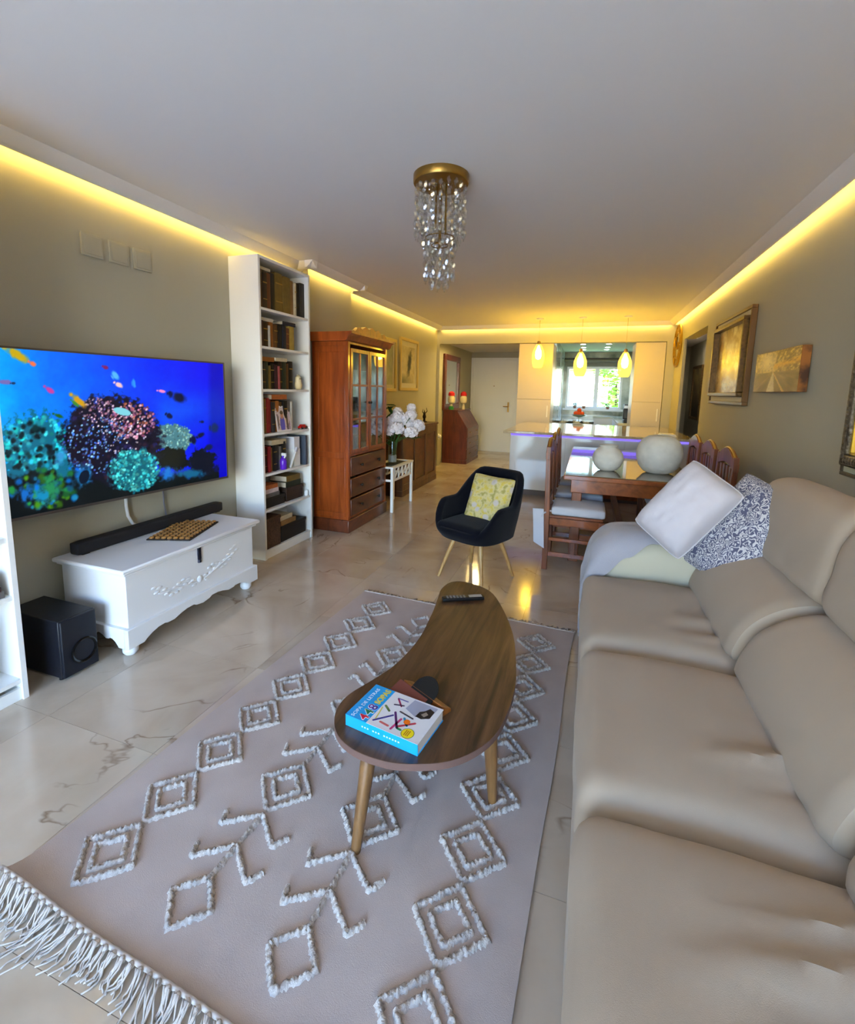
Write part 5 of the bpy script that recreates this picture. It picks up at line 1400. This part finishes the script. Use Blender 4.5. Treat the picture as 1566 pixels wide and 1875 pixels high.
# ------------------------------------------------------------------ wooden display cabinet
M_cab = wood('reddish pine', rgb(120, 50, 12), rgb(178, 86, 30), (14, 14, 1.4), .32, .4)
M_cab_d = wood('dark reddish pine', rgb(70, 32, 16), rgb(116, 58, 30), (14, 3, 6), .35, .35)
vc = thing('display_cabinet', 'tall reddish wooden display cabinet with glazed doors and drawers', 'cabinet', (-2.365, 4.405, 0))
D, Wd = .195, .445                      # half depth, half width; local +x faces the room
g = G()
for s in (-1, 1): G().box(-D, D-.02, s*Wd-(.022 if s > 0 else 0), s*Wd+(0 if s > 0 else .022), .08, 1.86).build('side_panel', M_cab, vc, .002)
# raised frame on the visible side
G().box(-D+.01, D-.03, -Wd-.008, -Wd, .16, .20).box(-D+.01, D-.03, -Wd-.008, -Wd, .74, .80).box(-D+.01, D-.03, -Wd-.008, -Wd, 1.76, 1.82).box(-D+.01, -D+.07, -Wd-.008, -Wd, .20, .74).box(D-.09, D-.03, -Wd-.008, -Wd, .20, .74).box(-D+.01, -D+.07, -Wd-.008, -Wd, .80, 1.76).box(D-.09, D-.03, -Wd-.008, -Wd, .80, 1.76).build('panel_frame', M_cab, vc, .003)
G().box(-D, -D+.012, -Wd+.022, Wd-.022, .10, 1.86).build('back_panel', mat('grey green lining', rgb(150, 158, 140), .6), vc)
G().box(-D, D-.02, -Wd+.022, Wd-.022, 1.84, 1.86).build('top_board', M_cab, vc)
G().box(-D-.0, D+.012, -Wd-.014, Wd+.014, 0, .13).build('plinth', M_cab_d, vc, .008)
for z in (.13, .755): G().box(-D, D-.02, -Wd+.022, Wd-.022, z, z+.02).build('carcass_board', M_cab, vc)
for z in (1.10, 1.45): G().box(-D+.012, D-.06, -Wd+.022, Wd-.022, z, z+.014).build('shelf', M_cab, vc)
for s in (-1, 1): G().box(D-.02, D, s*Wd-(.04 if s > 0 else 0), s*Wd+(0 if s > 0 else .04), .13, 1.86).build('stile', M_cab, vc, .003)
M_iron = mat('dark iron pull', rgb(40, 32, 28), .4, metal=.6)
for z0, z1 in ((.16, .335), (.35, .545), (.56, .755)):
    d = G().box(D-.02, D+.010, -Wd+.045, Wd-.045, z0, z1-.006).build('drawer', M_cab_d, vc, .006)
    for y in (-.20, .20): G().at(Matrix.Translation((D+.010, y, (z0+z1)/2)) @ Matrix.Rotation(R90, 4, 'Y')).lathe([(.008, 0), (.008, .012), (.018, .02), (.016, .03), (.001, .032)], 14).build('knob', M_iron, d)
M_vpane = pane_mat('cabinet pane', (.86, .9, .88, 1), .30, .02)
for s in (-1, 1):
    y0, y1 = (-Wd+.045, -.004) if s < 0 else (.004, Wd-.045)
    z0, z1 = .785, 1.80; t = .036; zz = [z0+t, z0+t+.30, z0+t+.63, z1-t]
    g = G().box(D-.015, D+.008, y0, y0+t, z0, z1).box(D-.015, D+.008, y1-t, y1, z0, z1).box(D-.015, D+.008, y0+t, y1-t, z0, z0+t).box(D-.015, D+.008, y0+t, y1-t, z1-t, z1)
    ym = (y0+y1)/2; g.box(D-.012, D+.006, ym-.010, ym+.010, z0+t, z1-t)
    for z in zz[1:3]:
        g.box(D-.012, D+.006, y0+t, ym-.010, z-.010, z+.010); g.box(D-.012, D+.006, ym+.010, y1-t, z-.010, z+.010)
    d = g.build('glazed_door', M_cab, vc, .002)
    for a, b in ((y0+t, ym-.010), (ym+.010, y1-t)):
        for k in range(3): G().box(D-.006, D-.003, a, b, zz[k]+.010*(k > 0), zz[k+1]-.010*(k < 2)).build('pane', M_vpane, d)
    G().ball((D+.016, -.022*s*-1 if s > 0 else -.022, 1.28), .012).build('door_knob', M_iron, d)
# crown with a low arched pediment
G().prism([(-D, 1.86), (D+.0, 1.86), (D+.02, 1.875), (D+.03, 1.90), (D+.065, 1.925), (D+.065, 1.945), (-D, 1.945)], -Wd-.055, Wd+.055, 'y').build('crown', M_cab, vc, .002)
n = 24; arch = [(-Wd*.98+2*Wd*.98*i/n, 1.945+.075*max(0, math.sin(math.pi*i/n))**.7+.012*math.cos(i*math.pi/2)*(0 < i < n)) for i in range(n+1)]
vs = []; fs = []
for y, z in arch: vs += [(D-.01, y, 1.943), (D+.035, y, 1.943), (D+.035, y, z), (D-.01, y, z)]
for i in range(n):
    for k in range(4): fs.append((i*4+k, i*4+(k+1) % 4, (i+1)*4+(k+1) % 4, (i+1)*4+k))
fs += [(3, 2, 1, 0), (n*4, n*4+1, n*4+2, n*4+3)]
G().add(vs, fs).build('pediment', M_cab, vc, .003)
# glass and china inside the cabinet
M_china = mat('white china', rgb(226, 224, 214), .2); M_gl = mat('clear tumbler', rgb(210, 220, 216), .05, trans=.7)
cnt = 0
for z in (.776, 1.1145, 1.4645):
    for i in range(7):
        y = 4.405-.34+.113*i
        kind = (i+int(z*10)) % 3
        nm = ['teacup', 'tumbler', 'milk_jug'][kind]
        where = 'lower' if z < 1 else 'middle' if z < 1.3 else 'upper'
        lb = '%s, %s from the left, behind glass on the %s cabinet shelf' % (['white china cup', 'clear glass tumbler', 'white china jug'][kind], ORD[i], where)
        o = thing(nm, lb, nm.replace('_', ' '), (-2.37+.05*((i % 2)-.5), y, z+.0005), random.random()*3, 'glass and china in the display cabinet')
        if kind == 0:
            G().lathe([(.02, 0), (.022, .006), (.036, .03), (.042, .06), (.040, .06), (.03, .02), (.001, .01)], 18, cap=False).build('cup', M_china, o); G().tube([(.036, 0, .05), (.056, 0, .046), (.056, 0, .028), (.036, 0, .022)], .004, 6).build('handle', M_china, o)
        elif kind == 1:
            G().lathe([(.026, 0), (.034, .14), (.031, .14), (.024, .01), (.001, .008)], 18, cap=False).build('tumbler', M_gl, o)
        else:
            G().lathe([(.025, 0), (.04, .03), (.044, .07), (.030, .12), (.034, .15), (.031, .15), (.027, .12), (.04, .06), (.001, .01)], 18, cap=False).build('jug', M_china, o); G().tube([(.032, 0, .135), (.062, 0, .12), (.06, 0, .06), (.04, 0, .045)], .005, 6).build('handle', M_china, o)

# ------------------------------------------------------------------ white console table with flowers
cs = thing('console_table', 'narrow white console table with lattice apron past the display cabinet', 'table', (-2.215, 5.16, 0))
hx, hy, ht = .125, .305, .535
for x in (-1, 1):
    for y in (-1, 1): G().box(x*hx-.016, x*hx+.016, y*hy-.016, y*hy+.016, 0, ht-.022).build('leg', M_white, cs, .002)
g = ring_box(G(), 0, 0, 0, 0, 0) if 0 else G()
g.box(-hx-.02, hx+.02, -hy-.02, -hy+.03, ht-.022, ht).box(-hx-.02, hx+.02, hy-.03, hy+.02, ht-.022, ht).box(-hx-.02, -hx+.03, -hy+.03, hy-.03, ht-.022, ht).box(hx-.03, hx+.02, -hy+.03, hy-.03, ht-.022, ht)
g.build('top_frame', M_white, cs, .002)
G().box(-hx+.03, hx-.03, -hy+.03, hy-.03, ht-.014, ht-.006).build('glass_top', mat('grey glass', rgb(120, 130, 124), .05, coat=.5), cs)
for s in (-1, 1):
    G().box(s*hx-.008, s*hx+.008, -hy+.016, hy-.016, .36, .385).build('rail', M_white, cs, .001)
    G().box(-hx+.016, hx-.016, s*hy-.008, s*hy+.008, .36, .385).build('rail', M_white, cs, .001)
    for k in range(5):
        y = -hy+.016+(k+.5)*(2*hy-.032)/5
        G().box(s*hx-.007, s*hx+.007, y-.008, y+.008, .385, ht-.022).build('lattice_bar', M_white, cs)
    for k in range(4):
        y = -hy+.016+(k+1)*(2*hy-.032)/5
        G().at(Matrix.Translation((s*hx, y, .448)) @ Matrix.Rotation(.8, 4, 'X')).box(-.006, .006, -.07, .07, -.007, .007).build('lattice_bar', M_white, cs)
    G().box(-.008, .008, s*hy-.007, s*hy+.007, .385, ht-.022).build('lattice_bar', M_white, cs)
vz = thing('flower_vase', 'clear cylindrical glass vase of white flowers on the console table', 'vase', (-2.205, 5.12, ht))
G().lathe([(.052, 0), (.055, .004), (.055, .27), (.052, .27), (.050, .02), (.001, .018)], 28, cap=False).build('glass', pane_mat('vase glass', (.9, .94, .92, 1), .14, .02), vz)
G().lathe([(.001, .02), (.049, .02), (.049, .10), (.001, .10)], 24).build('pebbles', mat('grey white pebbles', rgb(190, 190, 196), .5, bump=(60, .01)), vz)
M_stem = mat('green stem', rgb(52, 92, 36), .5); M_fleaf = mat('dark green leaf', rgb(40, 84, 30), .45); M_petal = mat('white petal', rgb(236, 232, 240), .7)
heads = [(.05, .03, .56, .095), (.16, .06, .52, .10), (-.05, .02, .50, .085), (.24, -.02, .60, .075), (.30, .05, .47, .09), (.10, -.10, .44, .09), (-.02, -.08, .40, .075), (.26, -.06, .40, .085), (.20, .09, .68, .06), (.02, .10, .62, .07)]
for k, (x, y, z, r) in enumerate(heads):
    G().tube([(x*.05, y*.05, .05), (x*.2, y*.2, .27), (x*.7, y*.7, z*.8), (x, y, z-.02)], .005, 6).build('stem', M_stem, vz)
    g = G()
    for i in range(34):
        a = i*2.39996; ph = math.acos(1-1.6*(i+.5)/34)
        d = Vector((math.sin(ph)*math.cos(a), math.sin(ph)*math.sin(a), math.cos(ph)))
        q = d.to_track_quat('Z', 'Y').to_matrix().to_4x4()
        s = r*.55
        g.at(Matrix.Translation(Vector((x, y, z))+d*r*(.55+.45*(i/34))) @ q @ Matrix.Rotation(random.random()*6, 4, 'Z'))
        g.add([(-s*.9, 0, .1*s), (-s*.4, -s*.55, .0), (s*.4, -s*.55, .0), (s*.9, 0, .15*s), (s*.4, s*.55, 0), (-s*.4, s*.55, 0), (0, 0, -.18*s)], [(6, 0, 1), (6, 1, 2), (6, 2, 3), (6, 3, 4), (6, 4, 5), (6, 5, 0)])
    g.at(Matrix.Identity(4)); g.ball((x, y, z), r*.62, 10, 7); g.build('flower_head', M_petal, vz, ang=80)
for k in range(22):
    a = random.random()*6.28; x, y, z = .13+.18*math.cos(a), .08*math.sin(a), .30+.10*random.random()
    if k < 5: x, y, z = -.06+.03*random.random(), .05*random.random(), .56+.16*random.random()
    if 5 <= k < 9: x, y, z = -.03+.03*random.random(), -.04, .20+.1*random.random()
    g = G().at(Matrix.Translation((x, y, z)) @ Matrix.Rotation(a, 4, 'Z') @ Matrix.Rotation(random.uniform(-.9, .3), 4, 'Y'))
    g.add([(-.075, 0, 0), (-.03, -.025, .01), (.03, -.025, .01), (.075, 0, -.01), (.03, .025, .01), (-.03, .025, .01), (0, 0, -.006)], [(6, 0, 1), (6, 1, 2), (6, 2, 3), (6, 3, 4), (6, 4, 5), (6, 5, 0)])
    g.build('leaf', M_fleaf, vz, ang=80)

# ------------------------------------------------------------------ sideboard
M_side = wood('dark oak', rgb(70, 42, 22), rgb(112, 72, 40), (10, 10, 1.4), .4, .2)
sd = thing('sideboard', 'dark oak panelled sideboard along the left wall near the hall', 'sideboard', (-2.48, 6.34, 0))
sx, sy = .205, .72
G().box(-sx, sx-.02, -sy, sy, .06, .89).build('carcass', M_side, sd, .003)
G().box(-sx-.005, sx+.02, -sy-.02, sy+.02, .89, .925).build('top', M_side, sd, .006)
G().box(-sx, sx+.005, -sy-.008, sy+.008, 0, .08).build('plinth', M_side, sd, .004)
for k in range(4):
    y = -sy+k*(2*sy-.07)/3; G().box(sx-.02, sx, y, y+.07, .08, .89).build('stile', M_side, sd, .003)
for k in range(3):
    y0 = -sy+.07+k*(2*sy-.07)/3; y1 = y0+(2*sy-.28)/3
    for za, zb in ((.08, .15), (.78, .89)): G().box(sx-.02, sx, y0, y1, za, zb).build('rail', M_side, sd, .003)
    G().box(sx-.02, sx-.010, y0+.02, y1-.02, .17, .76).build('panel', M_cab_d, sd, .006)
of = thing('ornament', 'small dark bronze ornament at the far end of the sideboard', 'ornament', (-2.42, 6.86, .925))
G().lathe([(.045, 0), (.045, .012), (.02, .02), (.016, .05), (.03, .08), (.02, .12), (.008, .16), (.001, .19)], 16).build('body', M_iron, of); G().tube([(0, 0, .12), (.03, .04, .17), (.01, .06, .22)], .008, 6, .003).build('arm', M_iron, of); G().tube([(0, 0, .12), (-.02, -.04, .16), (0, -.07, .2)], .008, 6, .003).build('arm', M_iron, of)

# pictures on the left wall
RZL = math.pi/2
M_fcream = mat('gilt cream frame', rgb(206, 182, 112), .4, metal=.2)
def ink_picture(s, t):
    n = npnoise(s*5, t*7, 61); m = npnoise(s*14, t*14, 62)
    c = mix3((214, 204, 160), (190, 176, 128), n+.5)
    f = np.exp(-((s-.55-.25*(t-.5))/.16)**2)*np.exp(-((t-.55)/.38)**2)
    c = mix3(c, (52, 54, 40), np.clip(f*1.6+m*.5-.45, 0, .95)); return mix3(c, (78, 84, 60), np.clip((.28-t)*4, 0, .8)*np.clip(.9-s, 0, 1))
p1 = thing('framed_picture', 'cream framed picture of a dark figure above the sideboard', 'picture', (XL, 6.865, 1.80), RZL)
ring_box(G(), .385, .395, .045, .002, .035).build('frame', M_fcream, p1, .004); ring_box(G(), .34, .35, .07, .002, .012).build('mount', M_linen, p1)
painted('print', 50, 50, lambda s, t: (-.27+.54*s, -.008, -.28+.56*t), grid_paint(ink_picture, 50, 50), paint_mat('matte print a', rough=.3), p1)
p2 = thing('framed_picture', 'cream framed picture half hidden behind the display cabinet', 'picture', (XL, 5.98, 1.76), RZL)
ring_box(G(), .36, .37, .045, .002, .035).build('frame', M_fcream, p2, .004); ring_box(G(), .315, .325, .05, .002, .012).build('mount', M_linen, p2)
painted('print', 40, 40, lambda s, t: (-.265+.53*s, -.008, -.275+.55*t), grid_paint(lambda s, t: mix3((180, 184, 150), (140, 148, 120), npnoise(s*4, t*4, 71)+.5), 40, 40), paint_mat('matte print b', rough=.3), p2)

# ------------------------------------------------------------------ hall
dr = struct(G().box(-2.66, -1.62, 10.955, 10.985, 0, 2.16).build('door_1', M_white, bevel=.002), 'plain white front door at the end of the hall')
g = G().box(-2.70, -2.64, 10.93, 10.98, 0, 2.20).box(-1.64, -1.58, 10.93, 10.98, 0, 2.20).box(-2.64, -1.64, 10.93, 10.98, 2.14, 2.20); g.build('door_frame', M_white, dr, .003)
G().box(-1.81, -1.77, 10.945, 10.956, .95, 1.18).build('lock_plate', M_brass, dr, .002)
G().tube([(-1.79, 10.95, 1.08), (-1.79, 10.90, 1.08), (-1.90, 10.90, 1.08)], .011, 8).build('handle', M_brass, dr)
G().lathe([(.012, 0), (.012, .01)], 12, (0, 0, 0)).build('peephole', M_brass, dr).matrix_local = Matrix.Translation((-2.14, 10.955, 1.55)) @ Matrix.Rotation(R90, 4, 'X')
hm = thing('hall_mirror', 'tall mirror in a dark red wood frame on the hall wall', 'mirror', (XL, 9.25, 1.585), RZL)
M_maho = wood('mahogany', rgb(74, 26, 10), rgb(116, 46, 18), (10, 10, 2), .35, .35)
ring_box(G(), .56, .54, .11, .002, .05).build('frame', M_maho, hm, .008); G().box(-.45, .45, -.02, -.010, -.43, .43).build('mirror_glass', mat('mirror silver', rgb(220, 224, 214), .03, metal=1.0), hm)
dk = thing('writing_desk', 'dark red wood slant-front writing desk in the hall', 'desk', (-2.46, 9.235, 0))
# local +x faces the hall; the flap slopes back
G().prism([(-.235, .06), (.25, .06), (.25, .72), (.05, 1.03), (-.235, 1.03)], -.50, .50, 'y').build('body', M_maho, dk, .004)
G().box(-.235, .265, -.51, .51, 0, .07).build('plinth', M_maho, dk, .004); G().box(-.245, .07, -.515, .515, 1.03, 1.05).build('top', M_maho, dk, .004)
a_ = math.atan2(1.03-.72, .05-.25)
G().at(Matrix.Translation((.25, 0, .72)) @ Matrix.Rotation(-a_, 4, 'Y')).box(.012, .36, -.48, .48, 0, .014).build('slant_flap', M_cab_d, dk, .003)
for z0 in (.09, .30, .51):
    d = G().box(.25, .264, -.48, .48, z0, z0+.195).build('drawer', M_cab_d, dk, .004)
    for y in (-.28, .28): G().tube([(.264, y-.05, z0+.11), (.285, y-.04, z0+.095), (.285, y+.04, z0+.095), (.264, y+.05, z0+.11)], .005, 6).build('drawer_pull', M_brass, d)
M_red = mat('red felt', rgb(206, 30, 26), .7); M_wool = mat('cream wool', rgb(222, 206, 160), .9)
for y, x, lb in ((8.83, -2.56, 'cream figurine with red hat and green base, left on the writing desk'), (9.16, -2.40, 'cream figurine with red hat standing right on the writing desk')):
    f = thing('figurine', lb, 'figurine', (x, y, 1.05), 0, 'figurines on the writing desk')
    G().lathe([(.03, 0), (.034, .02), (.024, .09), (.02, .11), (.062, .14), (.072, .19), (.066, .24), (.04, .28)], 18).build('body', M_wool, f)
    G().lathe([(.058, .27), (.064, .285), (.058, .33), (.03, .355), (.001, .36)], 18).build('hat', M_red, f)
    if y < 9: G().lathe([(.05, 0), (.054, .03), (.04, .07)], 16).build('base', mat('green base', rgb(40, 130, 50), .5), f)
ds = thing('door_holder', 'small white rounded wall fixture beside the hall opening', 'wall fixture', (-2.655, YF+.03, .56))
G().box(0, .01, -.03, .03, -.05, .05).build('plate', M_white, ds, .003); G().ball((.03, 0, 0), .035).build('knob', M_white, ds)
